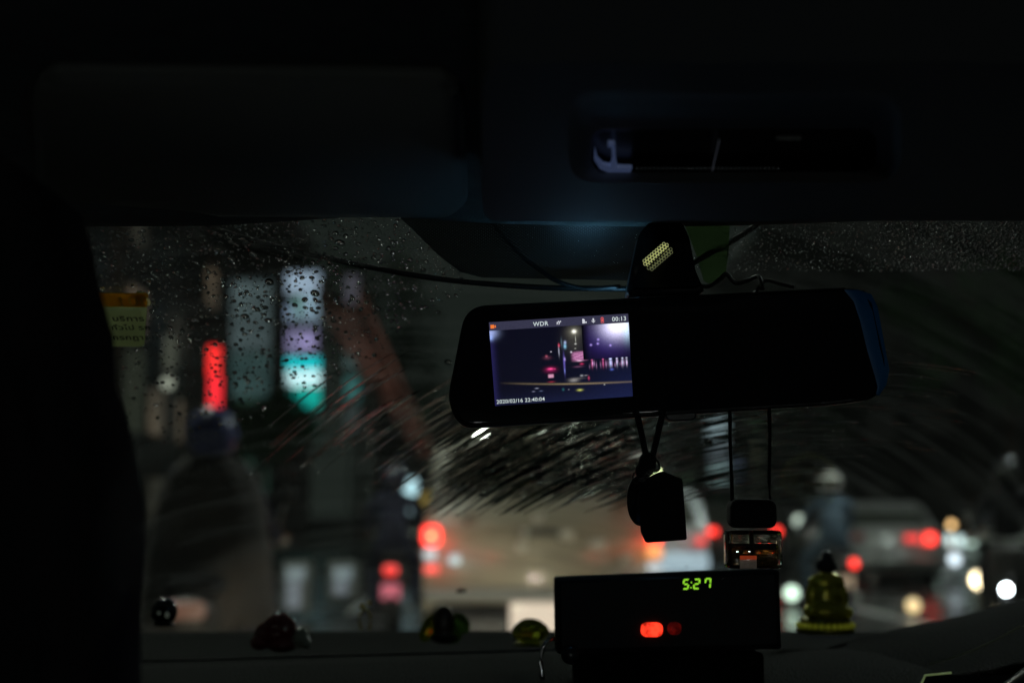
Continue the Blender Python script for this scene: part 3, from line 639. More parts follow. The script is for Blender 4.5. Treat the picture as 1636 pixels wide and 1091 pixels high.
# windscreen glass with a film of water swept by the wipers
def windscreen_mat():
    m = bpy.data.materials.new('wet_windscreen'); m.use_nodes = True; n = m.node_tree; n.nodes.clear(); N = n.nodes.new; Lk = n.links.new
    out = N('ShaderNodeOutputMaterial'); tr = N('ShaderNodeBsdfTransparent'); gl = N('ShaderNodeBsdfGlossy'); df = N('ShaderNodeBsdfTranslucent')
    tr.inputs[0].default_value = (.93, .96, .94, 1); gl.inputs['Roughness'].default_value = .0; df.inputs[0].default_value = (.5, .52, .5, 1)
    at = N('ShaderNodeAttribute'); at.attribute_name = 'wiped'
    uv = N('ShaderNodeAttribute'); uv.attribute_name = 'arc'       # (radius, angle) round the wiper pivot
    mp = N('ShaderNodeMapping'); mp.inputs['Scale'].default_value = (55, 2.2, 1)
    Lk(uv.outputs['Vector'], mp.inputs[0])
    ns = N('ShaderNodeTexNoise'); ns.inputs['Scale'].default_value = 1; ns.inputs['Detail'].default_value = 6; ns.inputs['Roughness'].default_value = .6; Lk(mp.outputs[0], ns.inputs['Vector'])
    # thin dried dirt that catches light: streaks
    r3 = N('ShaderNodeMapRange'); r3.inputs['From Min'].default_value = .45; r3.inputs['From Max'].default_value = .8; r3.inputs['To Min'].default_value = .02; r3.inputs['To Max'].default_value = .12; Lk(ns.outputs[0], r3.inputs[0])
    m2 = N('ShaderNodeMixShader'); Lk(r3.outputs[0], m2.inputs[0]); Lk(tr.outputs[0], m2.inputs[1]); Lk(df.outputs[0], m2.inputs[2])
    fr = N('ShaderNodeFresnel'); fr.inputs[0].default_value = 1.45
    fm = N('ShaderNodeMath'); fm.operation = 'MULTIPLY'; fm.inputs[1].default_value = .07; Lk(fr.outputs[0], fm.inputs[0])
    m3 = N('ShaderNodeMixShader'); Lk(fm.outputs[0], m3.inputs[0]); Lk(m2.outputs[0], m3.inputs[1]); Lk(gl.outputs[0], m3.inputs[2])
    Lk(m3.outputs[0], out.inputs[0]); return m
GX, GY = 150, 110
vs, fs = [], []; pxs = np.linspace(-700, 2300, GX + 1); pys = np.linspace(330, 1075, GY + 1)
for j in range(GY + 1):
    for i in range(GX + 1): vs.append(W(pxs[i], pys[j]))
for j in range(GY):
    for i in range(GX): a = j * (GX + 1) + i; fs.append((a, a + 1, a + GX + 2, a + GX + 1))
ws = mk('windscreen', vs, fs, windscreen_mat(), car, True)
PIV = (760.0, 1500.0)   # wiper pivot in windscreen drawing units, below the glass
def wiped_mask(px, py):
    """1 where the blades have swept (right of an arc on the left, below the top band)"""
    arc = float(np.interp(py, [340, 435, 470, 520, 570, 620, 670, 720, 1100], [2000, 1040, 720, 640, 590, 510, 400, 330, 150]))
    if py < 438 - .004 * (px - 1000): return 0.0
    return max(0.0, min(1.0, (px - arc) / 60.0))
at = ws.data.attributes.new('wiped', 'FLOAT', 'POINT'); aa = ws.data.attributes.new('arc', 'FLOAT_VECTOR', 'POINT')
k = 0
for j in range(GY + 1):
    for i in range(GX + 1):
        px, py = pxs[i], pys[j]
        at.data[k].value = wiped_mask(px, py) * float(np.interp(py, [430, 480, 700, 790, 860], [.8, 1, 1, .35, .12]))
        p = vs[k]; dx, dy = (p.x + .12), (1.75 - p.y) / math.cos(math.atan(WS_S)); aa.data[k].vector = (math.hypot(dx, dy), math.atan2(dy, dx), 0); k += 1
# frit band of printed dots behind the mirror
def frit_mat():
    m = bpy.data.materials.new('dotted_frit'); m.use_nodes = True; n = m.node_tree; n.nodes.clear(); N = n.nodes.new; Lk = n.links.new
    out = N('ShaderNodeOutputMaterial'); tr = N('ShaderNodeBsdfTransparent'); df = N('ShaderNodeBsdfPrincipled'); df.inputs['Base Color'].default_value = (.012, .012, .012, 1); df.inputs['Roughness'].default_value = .4
    c = N('ShaderNodeTexCoord'); mp = N('ShaderNodeMapping'); mp.inputs['Rotation'].default_value = (0, 0, R(45)); mp.inputs['Scale'].default_value = (480, 480, 480); Lk(c.outputs['Object'], mp.inputs[0])
    fr = N('ShaderNodeVectorMath'); fr.operation = 'FRACTION'; Lk(mp.outputs[0], fr.inputs[0])
    sb = N('ShaderNodeVectorMath'); sb.operation = 'SUBTRACT'; sb.inputs[1].default_value = (.5, .5, 0); Lk(fr.outputs[0], sb.inputs[0])
    sx = N('ShaderNodeSeparateXYZ'); Lk(sb.outputs[0], sx.inputs[0]); cb = N('ShaderNodeCombineXYZ'); Lk(sx.outputs[0], cb.inputs[0]); Lk(sx.outputs[1], cb.inputs[1])
    ln = N('ShaderNodeVectorMath'); ln.operation = 'LENGTH'; Lk(cb.outputs[0], ln.inputs[0])
    gt = N('ShaderNodeMath'); gt.operation = 'GREATER_THAN'; gt.inputs[1].default_value = .21; Lk(ln.outputs['Value'], gt.inputs[0])
    mx = N('ShaderNodeMixShader'); Lk(gt.outputs[0], mx.inputs[0]); Lk(tr.outputs[0], mx.inputs[1]); Lk(df.outputs[0], mx.inputs[2]); Lk(mx.outputs[0], out.inputs[0]); return m
fp = [(628, 335), (660, 365), (700, 405), (735, 432), (770, 441), (1018, 446), (1030, 400), (1040, 335)]
vs = [W(*p_, -.0015) for p_ in fp]; mk('frit_band', vs, [tuple(range(len(vs)))], frit_mat(), car)
M['black_frit'] = mat('solid_frit', (.01, .01, .01), .5)
# sun visors
for pts in ([(78, 128), (716, 136), (742, 168), (748, 330), (720, 350), (60, 346), (52, 160)], [(1480, 120), (2250, 110), (2260, 330), (1500, 338), (1470, 300), (1462, 150)]):
    q = rounded(pts, 30, 5)
    def onroof(px, py):
        d = ray(px, py); lo, hi = .3, 1.2
        # a plane just under the headliner
        zz = lambda y: 1.422 - .018 * max(0, (y - .6)) / .4
        for _ in range(40):
            mid = (lo + hi) / 2; p_ = Vector((0, 0, CAMZ)) + d * (mid / d.y)
            if p_.z < zz(mid): lo = mid
            else: hi = mid
        return Vector((0, 0, CAMZ)) + d * (lo / d.y)
    bm = bmesh.new(); prism(bm, [onroof(*p_) for p_ in q], (0, 0, .012), .003, 2); from_bm('sun_visor', bm, M['visor'], car, True)
# overhead console with the map lamp
def cons(px, py, off=0.0):   # sloping console face hanging below the headliner
    # face plane through (y=.74,z=1.425) and (y=1.0,z=1.385)
    y0, z0, s_ = .74, 1.396 - off, -.05
    d = ray(px, py); t_ = (z0 - s_ * y0 - CAMZ) / (d.z - s_ * d.y); return Vector((0, 0, CAMZ)) + d * t_
def shell(name, outer, inner, zo, zi, m, parent):
    """ring between two outlines (same count)"""
    n_ = len(outer); vs = [cons(*p_, zo) for p_ in outer] + [cons(*p_, zi) for p_ in inner]
    return mk(name, vs, [(i, (i + 1) % n_, n_ + (i + 1) % n_, n_ + i) for i in range(n_)], m, parent, True)
M['console'] = mat('console_plastic', (.13, .14, .14), .7, bump=.3, bscale=800, bdist=.0003)
base = rounded([(770, 128), (1960, 120), (1960, 352), (790, 352)], [60, 40, 12, 40], 8)
bm = bmesh.new(); prism(bm, [cons(*p_, .006) for p_ in base], (0, 0, .05), 0); bm.faces.ensure_lookup_table()
# open the recess: build the plate as a ring instead of a solid face
bm.free()
o1 = rounded([(908, 148), (1440, 148), (1440, 292), (908, 292)], [48] * 4, 8)
o2 = rounded([(922, 160), (1428, 160), (1428, 284), (922, 284)], [44] * 4, 8)
o3 = rounded([(944, 206), (1400, 206), (1400, 275), (944, 275)], [26] * 4, 8)
plate_out = rounded([(770, 100), (1960, 100), (1960, 353), (770, 353)], [50, 40, 8, 30], 8)
console = shell('overhead_console', plate_out, o1, .006, .006, M['console'], car)
shell('recess_wall', o1, o2, .006, .0005, M['console'], console)
shell('recess_floor', o2, o3, .0005, -.006, M['console'], console)
vs = [cons(*p_, -.012) for p_ in o3]; mk('lamp_well', vs, [tuple(range(len(vs)))], M['smooth_plastic'], console)
shell('lamp_rim', o3, rounded([(948, 211), (1396, 211), (1396, 271), (948, 271)], [23] * 4, 8), -.006, -.012, M['smooth_plastic'], console)
# skirt of the console up to the headliner
n_ = len(plate_out); vs = [cons(*p_, .006) for p_ in plate_out]; vs += [v + Vector((0, -.10 if v.y < .85 else 0, .045)) for v in vs]
mk('console_side', vs, [(i, (i + 1) % n_, n_ + (i + 1) % n_, n_ + i) for i in range(n_)], M['console'], console, True)
silverp = mat('reflector_glow', (.5, .56, .7), .35, emit=(.32, .46, 1), es=.06)  # blue light caught by the lamp reflector put in as emission
def bar(name, pts, off, m, h=.0025, parent=None):
    bm = bmesh.new(); prism(bm, [cons(*p_, off) for p_ in pts], (0, 0, -h), .0004, 1); return from_bm(name, bm, m, parent or console)
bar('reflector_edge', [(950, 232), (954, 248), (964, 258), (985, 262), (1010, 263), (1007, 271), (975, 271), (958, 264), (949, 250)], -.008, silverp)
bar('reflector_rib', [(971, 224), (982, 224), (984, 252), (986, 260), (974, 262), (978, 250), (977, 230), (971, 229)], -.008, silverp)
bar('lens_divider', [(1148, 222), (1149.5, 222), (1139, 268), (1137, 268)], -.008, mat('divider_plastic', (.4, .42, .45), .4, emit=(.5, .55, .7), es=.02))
bar('lamp_switch', [(1240, 217), (1280, 217), (1280, 218), (1240, 218)], -.008, M['pole'])
bm = bmesh.new()
for k in range(34): 
    cc = cons(1018 + k * 6.8, 269.5, -.006); box(bm, cc, (.0011, .0011, .0011))
from_bm('lens_ridges', bm, mat('ridge_plastic', (.4, .42, .45), .4), console)
# dashboard
dp = [(1.70, 1.02), (1.64, 1.060), (1.60, 1.0745), (1.575, 1.068), (1.44, 1.063), (1.385, 1.068), (1.34, 1.0765), (1.28, 1.0785), (1.2, 1.074), (1.1, 1.062), (1.02, 1.03), (.96, .97), (.93, .88), (.92, .55)]
vs, fs = [], []; xs = np.linspace(-.75, .95, 69)
for x in xs:
    curve = .10 * (x - .1) ** 2
    for k, (y, z) in enumerate(dp):
        dz = -.010 * max(0, (0.05 - x) / .4) if 5 <= k else 0     # ridge falls away slightly to the left
        if 5 <= k <= 9: dz += .0025 * math.sin(x * 6)
        vs.append((x, y - curve * .6, z + dz))
ND = len(dp)
for i in range(len(xs) - 1):
    for k in range(ND - 1): a = i * ND + k; fs.append((a, a + ND, a + ND + 1, a + 1))
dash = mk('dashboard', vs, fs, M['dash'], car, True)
tube('dash_seam', [(x, 1.352 - .06 * (x - .1) ** 2, 1.0768 - .010 * max(0, (.05 - x) / .4)) for x in np.linspace(-.6, .3, 40)], .0012, M['plastic'], car, 5)
# instrument hood on the right
hp = [(1290, 1062), (1350, 1046), (1410, 1028), (1465, 1013), (1515, 1003), (1560, 995), (1600, 986), (1640, 975), (1720, 955), (1830, 940), (1950, 938), (2100, 950), (2200, 975)]
vs, fs = [], []
for px, py in hp:
    e = P(px, py, 1.30)
    vs += [e + Vector((0, .22, -.05)), e + Vector((0, .10, -.004)), e + Vector((0, .03, .0)), e, e + Vector((0, -.04, -.004)), e + Vector((0, -.14, -.018)), e + Vector((0, -.155, -.024)), e + Vector((0, -.13, -.032)), Vector((e.x, 1.05, .95))]
for i in range(len(hp) - 1):
    for k in range(8): a = i * 9 + k; fs.append((a, a + 9, a + 10, a + 1))
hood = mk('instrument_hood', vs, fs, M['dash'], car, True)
tube('hood_edge_glint', [P(px, py, 1.16) for px, py in ((1484, 1060), (1510, 1054), (1550, 1040), (1590, 1022), (1630, 1000), (1700, 985))], .0007, mat('edge_catch', (.3, .32, .2), .3), hood, 5)  # pale line stands in for the glint along the hood edge
# instrument cluster, under the hood, its edge glint put in as glow
cl = mk('instrument_cluster', [P(1462, 1140, 1.12), P(1900, 1140, 1.12), P(1900, 1078, 1.14), P(1478, 1078, 1.14)], [(0, 1, 2, 3)], M['smooth_plastic'], car)
tube('cluster_edge_glint', [P(1462, 1115, 1.115), P(1478, 1078, 1.115), P(1520, 1074, 1.115)], .0009, mat('edge_glint_glow', (.2, .25, .15), .4, emit=(.45, .6, .25), es=.16), cl, 6)
# stereo added below the view, glowing blue as fill for roof and bezel
st = bxo('added_stereo', (.04, .935, .955), (.21, .05, .13), M['smooth_plastic'], car, .008, 3, rot=Matrix.Rotation(R(-28), 3, 'X'), smooth=True)
RS = Matrix.Rotation(R(-28), 3, 'X')
def onst(x, z, y=-.0265): return Vector((.04, .935, .955)) + RS @ Vector((x, y, z))
bm = bmesh.new(); box(bm, onst(0, .012), (.16, .003, .078), .001, 1, rot=RS); from_bm('display', bm, glow('stereo_fill_glow', (.16, .45, 1), .22, .3, 40, (.02, .02, .02)), st)
for xx in (-.09, .09):
    bm = bmesh.new(); sph(bm, onst(xx, -.045, -.03), (.010, .012, .010), rot=RS); from_bm('knob', bm, M['plastic'], st, True)
bm = bmesh.new()
for q in range(6): box(bm, onst(-.055 + .022 * q, -.047, -.028), (.016, .004, .008), .001, 1, rot=RS)
from_bm('buttons', bm, M['plastic'], st)
# steering wheel
sw = tube('steering_wheel', [(.455 + .19 * math.cos(a), .98 - .19 * math.sin(a) * .36, .955 + .19 * math.sin(a) * .93) for a in [k * math.pi / 32 for k in range(64)]], .0145, M['smooth_plastic'], car, 12, True)
bm = bmesh.new(); box(bm, (.455, 1.0, .955), (.36, .03, .05), .012); box(bm, (.455, 1.0, .94), (.14, .05, .11), .03); from_bm('spokes', bm, M['plastic'], sw, True)
tube('rim_highlight', [(.455 + .1755 * math.cos(a), .966 - .19 * math.sin(a) * .36, .955 + .1765 * math.sin(a) * .93) for a in [R(110 + k * 2.5) for k in range(26)]], .0006, mat('rim_highlight_pale', (.5, .5, .25), .5), sw, 5)  # pale thread imitates the highlight on the rim
# A pillars, doors, seats, rear: the cabin closes round us
def slab(name, pts, th, m):
    bm = bmesh.new(); prism(bm, pts, th, .01, 2); return from_bm(name, bm, m, car, True)
for sx, x0 in ((-1, -.60), (1, .82)):
    slab('pillar', [(x0, 1.02, 1.42), (x0, 1.10, 1.42), (x0 - 0 * sx, 1.72, 1.06), (x0, 1.60, 1.05)], (.06 * sx, 0, 0), M['visor'])
    slab('door', [(x0 + .03 * sx, 1.6, .3), (x0 + .03 * sx, 1.6, 1.05), (x0 + .03 * sx, .1, 1.02), (x0 + .03 * sx, -1.2, 1.0), (x0 + .03 * sx, -1.2, .3)], (.06 * sx, 0, 0), M['plastic'])
    slab('centre_pillar', [(x0 + .02 * sx, .12, 1.0), (x0 + .02 * sx, .24, 1.0), (x0 + .02 * sx, .18, 1.44), (x0 + .02 * sx, .06, 1.44)], (.05 * sx, 0, 0), M['visor'])
slab('floor_pan', [(-.7, 1.7, .25), (-.7, -1.3, .25), (-.7, -1.3, .2), (-.7, 1.7, .2)], (1.6, 0, 0), M['plastic'])
def seat_obj(name, x, y, label=None):
    s_ = bxo(name, (x, y, .92 - .15), (.50, .15, .62), M['seat'], car, .06, 4, smooth=True, rot=Matrix.Rotation(R(-6), 3, 'X'))
    if label: s_['label'] = label
    return s_
# front passenger seat: tall one-piece back whose right edge fills the left of the view
edge = [(118, 330), (146, 352), (158, 400), (170, 462), (182, 540), (196, 620), (214, 670), (226, 720), (230, 800), (233, 880), (238, 960), (236, 1040), (240, 1200)]
SY = .66
out = [P(*p_, SY) for p_ in edge]; zb = .5
pts = [Vector((-.62, SY, out[0].z - .02)), Vector((-.56, SY, out[0].z + .01))] + out + [Vector((out[-1].x + .01, SY, zb)), Vector((-.62, SY, zb))]
bm = bmesh.new(); prism(bm, [p_ for p_ in pts], (0, -.12, 0), .012, 3); fseat = from_bm('front_seat', bm, M['seat'], car, True); fseat['label'] = 'black front passenger seat with tall headrest filling the left edge'
seat_obj('driver_seat_back', .42, -.0)
for o_ in [bpy.data.objects['driver_seat_back']]: bpy.data.objects.remove(o_)
drv = bxo('driver_seat', (.60, .62, .70), (.44, .14, .55), M['seat'], car, .05, 4, smooth=True)
bxo('seat_cushion', (.56, .86, .42), (.44, .42, .14), M['seat'], drv, .05, 4, smooth=True, world=True)

# raindrops on the outside of the glass
def water(rg=0.0):
    m = bpy.data.materials.new('rain_water'); m.use_nodes = True; b = m.node_tree.nodes['Principled BSDF']
    b.inputs['Base Color'].default_value = (1, 1, 1, 1); b.inputs['Roughness'].default_value = rg; b.inputs['IOR'].default_value = 1.33; b.inputs['Transmission Weight'].default_value = 1; return m
DN, DM = 10, 4
unit = [];
for j in range(DM):
    th = (math.pi / 2) * j / DM
    for i in range(DN): a = 2 * math.pi * i / DN; unit.append((math.cos(th) * math.cos(a), math.cos(th) * math.sin(a), math.sin(th)))
unit.append((0, 0, 1))
ufaces = []
for j in range(DM - 1):
    for i in range(DN): ufaces.append((j * DN + i, j * DN + (i + 1) % DN, (j + 1) * DN + (i + 1) % DN, (j + 1) * DN + i))
for i in range(DN): ufaces.append(((DM - 1) * DN + i, (DM - 1) * DN + (i + 1) % DN, DM * DN))
ufaces.append(tuple(range(DN))[::-1])
dv, dfc = [], []
placed = []
def drop(px, py, r, stretch=1.0):
    p = W(px, py, .0006); n_ = ws_n(p.x, p.y); tx = Vector((1, 0, 0)); tx = (tx - n_ * tx.dot(n_)).normalized(); ty = n_.cross(tx)
    a = random.uniform(-.35, .35); ca, sa = math.cos(a), math.sin(a)
    h = r * random.uniform(.42, .62); k1, k2 = random.uniform(0, 6), random.uniform(.05, .18)
    base_ = len(dv)
    for (ux, uy, uz) in unit:
        an = math.atan2(uy, ux); w_ = 1 + k2 * math.sin(2 * an + k1)
        x_, y_ = ux * r * w_, uy * r * stretch * w_
        x_, y_ = x_ * ca - y_ * sa, x_ * sa + y_ * ca
        dv.append(p + tx * x_ + ty * y_ + n_ * (uz * h))
    for f in ufaces: dfc.append(tuple(base_ + q for q in f))
def zone(px, py):
    if py < 436 - .004 * (px - 1000): return 1.0
    arc = float(np.interp(py, [340, 435, 470, 520, 570, 620, 670, 720, 1100], [2000, 1040, 735, 650, 600, 520, 420, 300, 200]))
    return 1.0 if px < arc else 0.0
cells = {}
def free(px, py, rp):
    g = 30; ci, cj = int(px // g), int(py // g)
    for a in (-1, 0, 1):
        for b_ in (-1, 0, 1):
            for (x_, y_, r_) in cells.get((ci + a, cj + b_), ()):
                if (x_ - px) ** 2 + ((y_ - py) * 1.9) ** 2 < (r_ + rp) ** 2: return False
    cells.setdefault((ci, cj), []).append((px, py, rp)); return True
big = [(503, 470, 9), (487, 480, 7), (430, 452, 9), (405, 408, 9), (543, 389, 9), (369, 416, 8), (275, 415, 7), (225, 473, 11), (220, 495, 7), (391, 507, 8), (428, 513, 7), (563, 478, 6), (603, 495, 7), (533, 514, 6), (346, 508, 5), (385, 488, 5), (423, 493, 6), (471, 489, 6), (488, 493, 5), (498, 445, 5), (440, 372, 6), (460, 371, 6), (605, 384, 5), (655, 417, 6), (645, 510, 5), (700, 500, 5), (420, 560, 5), (430, 570, 5), (391, 535, 5), (400, 530, 4), (422, 652, 7), (395, 597, 4), (346, 573, 4), (351, 585, 4), (410, 572, 4), (466, 543, 4), (480, 535, 4), (350, 420, 5), (300, 400, 5), (210, 385, 5), (232, 430, 5)]
for px, py, rp in big:
    if free(px, py, rp): drop(px, py, rp * W(px, py).length * 0 + rp / FPX * (W(px, py) - Vector((0, 0, CAMZ))).length * .85, 1.1)
def scatter(n_, x0, x1, y0, y1, rlo, rhi, pw, dens=lambda x, y: 1.0):
    for _ in range(n_):
        px, py = random.uniform(x0, x1), random.uniform(y0, y1)
        if py < hdr_py(px) - 4 or not zone(px, py) or random.random() > dens(px, py): continue
        rp = rlo + (rhi - rlo) * random.random() ** pw
        if free(px, py, rp): drop(px, py, rp / FPX * (W(px, py) - Vector((0, 0, CAMZ))).length, random.uniform(.9, 1.4))
scatter(6000, 130, 740, 340, 720, 1.2, 4.6, 2.3, lambda x, y: float(np.interp(y, [340, 480, 620, 720], [1, .75, .4, .12])))
scatter(3600, 130, 760, 340, 640, .5, 1.2, 1, lambda x, y: float(np.interp(y, [340, 480, 640], [1, .6, .15])))
scatter(4500, 640, 1420, 345, 438, .7, 2.2, 2.6)
scatter(6500, 1400, 1700, 338, 436, 1.1, 3.6, 1.7, lambda x, y: float(np.interp(x, [1400, 1500, 1560, 1700], [.45, .7, 1, 1])))
scatter(260, -600, 130, 340, 1000, 1.0, 3.5, 2); scatter(300, 1700, 2200, 340, 440, 1, 2.5, 2)
for _ in range(34):     # stray beads in the swept area
    px, py = random.uniform(330, 1620), random.uniform(520, 960)
    drop(px, py, random.uniform(.0006, .0014))
for px, py, rp in ((737, 945, 10), (716, 580, 9), (345, 882, 3), (611, 967, 3), (598, 975, 3), (640, 560, 3), (560, 596, 3), (441, 724, 3), (497, 809, 3), (1132, 706, 9), (1278, 694, 4), (770, 793, 6)):
    drop(px, py, rp / FPX * (W(px, py) - Vector((0, 0, CAMZ))).length * .8)
SPX, SPY = 1350.0, 1700.0
sv, sf = [], []
def streak(px, py, length, wpx):
    r0 = math.hypot(px - SPX, py - SPY); a0 = math.atan2(py - SPY, px - SPX); n_ = 9; base_ = len(sv)
    wob = random.uniform(-3, 3)
    for k in range(n_):
        t = k / (n_ - 1); a = a0 + length * (t - .5) / r0; rr = r0 + wob * math.sin(t * 3)
        x, y = SPX + rr * math.cos(a), SPY + rr * math.sin(a); p = W(x, y, .0004)
        q = W(x, y + 1, .0004); tang = (W(SPX + rr * math.cos(a + .002), SPY + rr * math.sin(a + .002), .0004) - p).normalized()
        nn = ws_n(p.x, p.y); side = nn.cross(tang).normalized(); m_ = wpx / FPX * p.length * math.sin(math.pi * (t * .94 + .03)) ** .6
        b_ = nn * .00016
        sv.extend([p - side * m_, p - side * m_ + b_, p - side * m_ * .45 + b_ + nn * m_ * .035, p + b_ + nn * m_ * .047, p + side * m_ * .45 + b_ + nn * m_ * .035, p + side * m_ + b_, p + side * m_])
    for k in range(n_ - 1):
        a = base_ + k * 7
        for q in range(7): sf.append((a + q, a + (q + 1) % 7, a + 7 + (q + 1) % 7, a + 7 + q))
    sf.append(tuple(base_ + q for q in range(7))[::-1]); sf.append(tuple(base_ + (n_ - 1) * 7 + q for q in range(7)))
for (x0, x1, y0, y1, n_, w0, w1) in ((730, 1010, 680, 790, 300, .8, 3.0), (640, 780, 600, 760, 30, .6, 1.8), (1000, 1300, 660, 800, 170, .7, 2.4), (1240, 1500, 540, 720, 30, .6, 1.8), (460, 640, 610, 720, 30, .5, 1.8)):
    for _ in range(n_): streak(random.uniform(x0, x1), random.uniform(y0, y1), random.uniform(40, 190), random.uniform(w0, w1))
fm_ = bpy.data.materials.new('water_film'); fm_.use_nodes = True; n = fm_.node_tree; n.nodes.clear()
o_ = n.nodes.new('ShaderNodeOutputMaterial'); r_ = n.nodes.new('ShaderNodeBsdfRefraction'); r_.inputs['IOR'].default_value = 1.33; r_.inputs['Roughness'].default_value = .03; r_.inputs[0].default_value = (.93, .94, .92, 1); n.links.new(r_.outputs[0], o_.inputs[0])
strk = mk('water_streaks', sv, sf, fm_, None, True, org=(0, 1.25, 1.28))
bm = bmesh.new(); bm.from_mesh(strk.data); bmesh.ops.recalc_face_normals(bm, faces=bm.faces); bm.to_mesh(strk.data); bm.free()
tag(strk, 'thin streaks of water left on the windscreen by the wipers', 'water streaks', kind='stuff')
rain = mk('raindrops', dv, dfc, water(), None, True, org=(0, 1.2, 1.3))
tag(rain, 'countless clear raindrops beaded on the outside of the windscreen', 'raindrops', kind='stuff')

# ------------------------------------------------------------------ dashcam mirror
MY = .985
def MP(px, py, off=0.0):  # mirror plane, slightly turned towards the driver
    return P(px, py, MY + off)
mir = thing('dashcam_mirror', 'black rounded dashcam mirror with a lit recording screen on its left half', 'mirror', MP(1070, 560, .02))
outline = rounded([(744, 488), (1366, 459), (1398, 470), (1424, 592), (1404, 636), (1340, 645), (735, 684), (714, 640)], [34, 20, 34, 44, 24, 30, 34, 40], 7)
bm = bmesh.new(); prism(bm, [MP(*p_) for p_ in outline], (0, .018, 0), .0035, 3); from_bm('housing', bm, M['smooth_plastic'], mir, True)
cxm, cym = 1069, 572
inner = [(cxm + (x - cxm) * .982, cym + (y - cym) * .94) for x, y in outline]
bm = bmesh.new(); prism(bm, [MP(*p_, -.0022) for p_ in inner], (0, .002, 0), .0006, 2); from_bm('mirror_glass', bm, mat('dark_mirror_glass', (.012, .013, .016), .04, spec=.5, coat=0), mir)
# curved right edge bezel with the blue glare put into its colour
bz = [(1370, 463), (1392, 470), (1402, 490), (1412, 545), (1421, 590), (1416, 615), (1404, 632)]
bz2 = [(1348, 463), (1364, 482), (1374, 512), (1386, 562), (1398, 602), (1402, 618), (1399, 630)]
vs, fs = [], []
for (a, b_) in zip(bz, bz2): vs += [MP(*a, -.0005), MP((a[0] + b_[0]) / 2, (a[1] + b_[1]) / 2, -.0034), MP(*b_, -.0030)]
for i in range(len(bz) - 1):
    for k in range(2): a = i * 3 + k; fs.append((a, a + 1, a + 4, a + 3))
mk('bezel_edge', vs, fs, mat('blue_glare_edge', (.015, .16, .44), .35, coat=.5), mir, True)
bm = bmesh.new(); prism(bm, [MP(x, y, .002) for x, y in rounded([(1060, 655), (1114, 652), (1112, 671), (1066, 673)], 8, 3)], (0, .012, 0), .001, 1); from_bm('button', bm, M['smooth_plastic'], mir)
bxo('indicator_light', MP(945, 487, .026), (.028, .006, .003), glow('blue_status_light', (.18, .52, .85), 25, base=(0, 0, 0)), mir, .0005, 1)
bxo('mount_arm', MP(1062, 478, .03), (.045, .03, .05), M['plastic'], mir, .008, 3, smooth=True)
# screen picture: grid of painted pixels
TLc, TRc, BRc, BLc = [MP(x, y, -.0026) for x, y in ((781, 515), (1003.5, 501), (1011, 633), (791, 648.5))]
NX, NY = 300, 176
u = (np.arange(NX) + .5) / NX; v = (np.arange(NY) + .5) / NY; U, V = np.meshgrid(u, v)      # v downward
img = np.zeros((NY, NX, 3))
def add(cx_, cy_, sx_, sy_, col, p=2.0):
    g = np.exp(-(np.abs((U - cx_) / sx_) ** p + np.abs((V - cy_) / sy_) ** p)); img[:] += g[..., None] * np.array(col)
img[:] = np.array([.003, .003, .011]) + (U * V)[..., None] * np.array([.001, .003, .010])
add(0, .3, .03, 1.5, (.015, .012, .07)); add(.5, 1.05, .8, .15, (.006, .008, .03)); add(1, .9, .3, .3, (.004, .006, .03))
add(.0, .13, .05, .06, (.5, .6, 1.0)); add(.0, .19, .02, .03, (.3, .45, .9))
add(.605, .175, .014, .02, (2.2, 2.1, 1.7)); add(.605, .175, .045, .06, (.16, .15, .10)); add(.6, .28, .07, .16, (.05, .045, .03))
add(.612, .27, .003, .04, (.5, .5, .4)); add(.61, .325, .007, .008, (.8, .8, .7)); add(.606, .38, .006, .006, (.5, .5, .4))
add(.49, .33, .006, .02, (.9, .06, .12)); add(.487, .40, .004, .05, (.5, .5, .6)); add(.535, .30, .008, .018, (.5, .6, .9)); add(.533, .345, .009, .025, (.35, .75, 1.0)); add(.51, .3, .006, .05, (.08, .12, .14))
add(.43, .40, .005, .006, (.9, .8, .9)); add(.395, .45, .008, .012, (.5, .1, .14)); add(.40, .47, .025, .02, (.12, .03, .05))
add(.52, .55, .006, .10, (.16, .12, .5)); add(.525, .5, .006, .02, (.5, .35, .8)); add(.52, .64, .004, .03, (.15, .2, .5))
m_ = np.exp(-(np.abs((U - .635) / .055) ** 6 + np.abs((V - .475 + .04 * (U - .635)) / .055) ** 6)); tex = .5 + .5 * np.sin(V * 300) * np.sin(U * 90 + 3 * np.sin(V * 60)); img += m_[..., None] * (np.array([.42, .10, .26]) + tex[..., None] * np.array([.45, .25, .35]))
add(.575, .42, .006, .01, (.9, .8, .9)); add(.63, .53, .02, .01, (.8, .5, .6)); add(.645, .57, .012, .01, (.7, .03, .12)); add(.62, .6, .03, .01, (.15, .05, .1))
add(.418, .605, .02, .012, (1.4, .1, .35)); add(.418, .615, .035, .03, (.3, .01, .08)); add(.45, .61, .006, .006, (.7, .05, .2)); add(.418, .69, .02, .022, (.9, .4, .55), 6); add(.418, .76, .02, .008, (.35, .02, .03))
add(.58, .76, .03, .02, (.35, .32, .28)); add(.61, .74, .05, .012, (.10, .09, .08)); add(.64, .71, .01, .01, (.45, .45, .45)); add(.67, .71, .012, .005, (.4, .35, .35)); add(.69, .745, .006, .02, (.6, .05, .12))
rs = np.random.default_rng(3)
for k in range(26): add(.70 + .28 * rs.random(), .56 + .05 * rs.random(), .004, .018 + .02 * rs.random(), np.array([.5, .25, .45]) * rs.random() * 1.2)
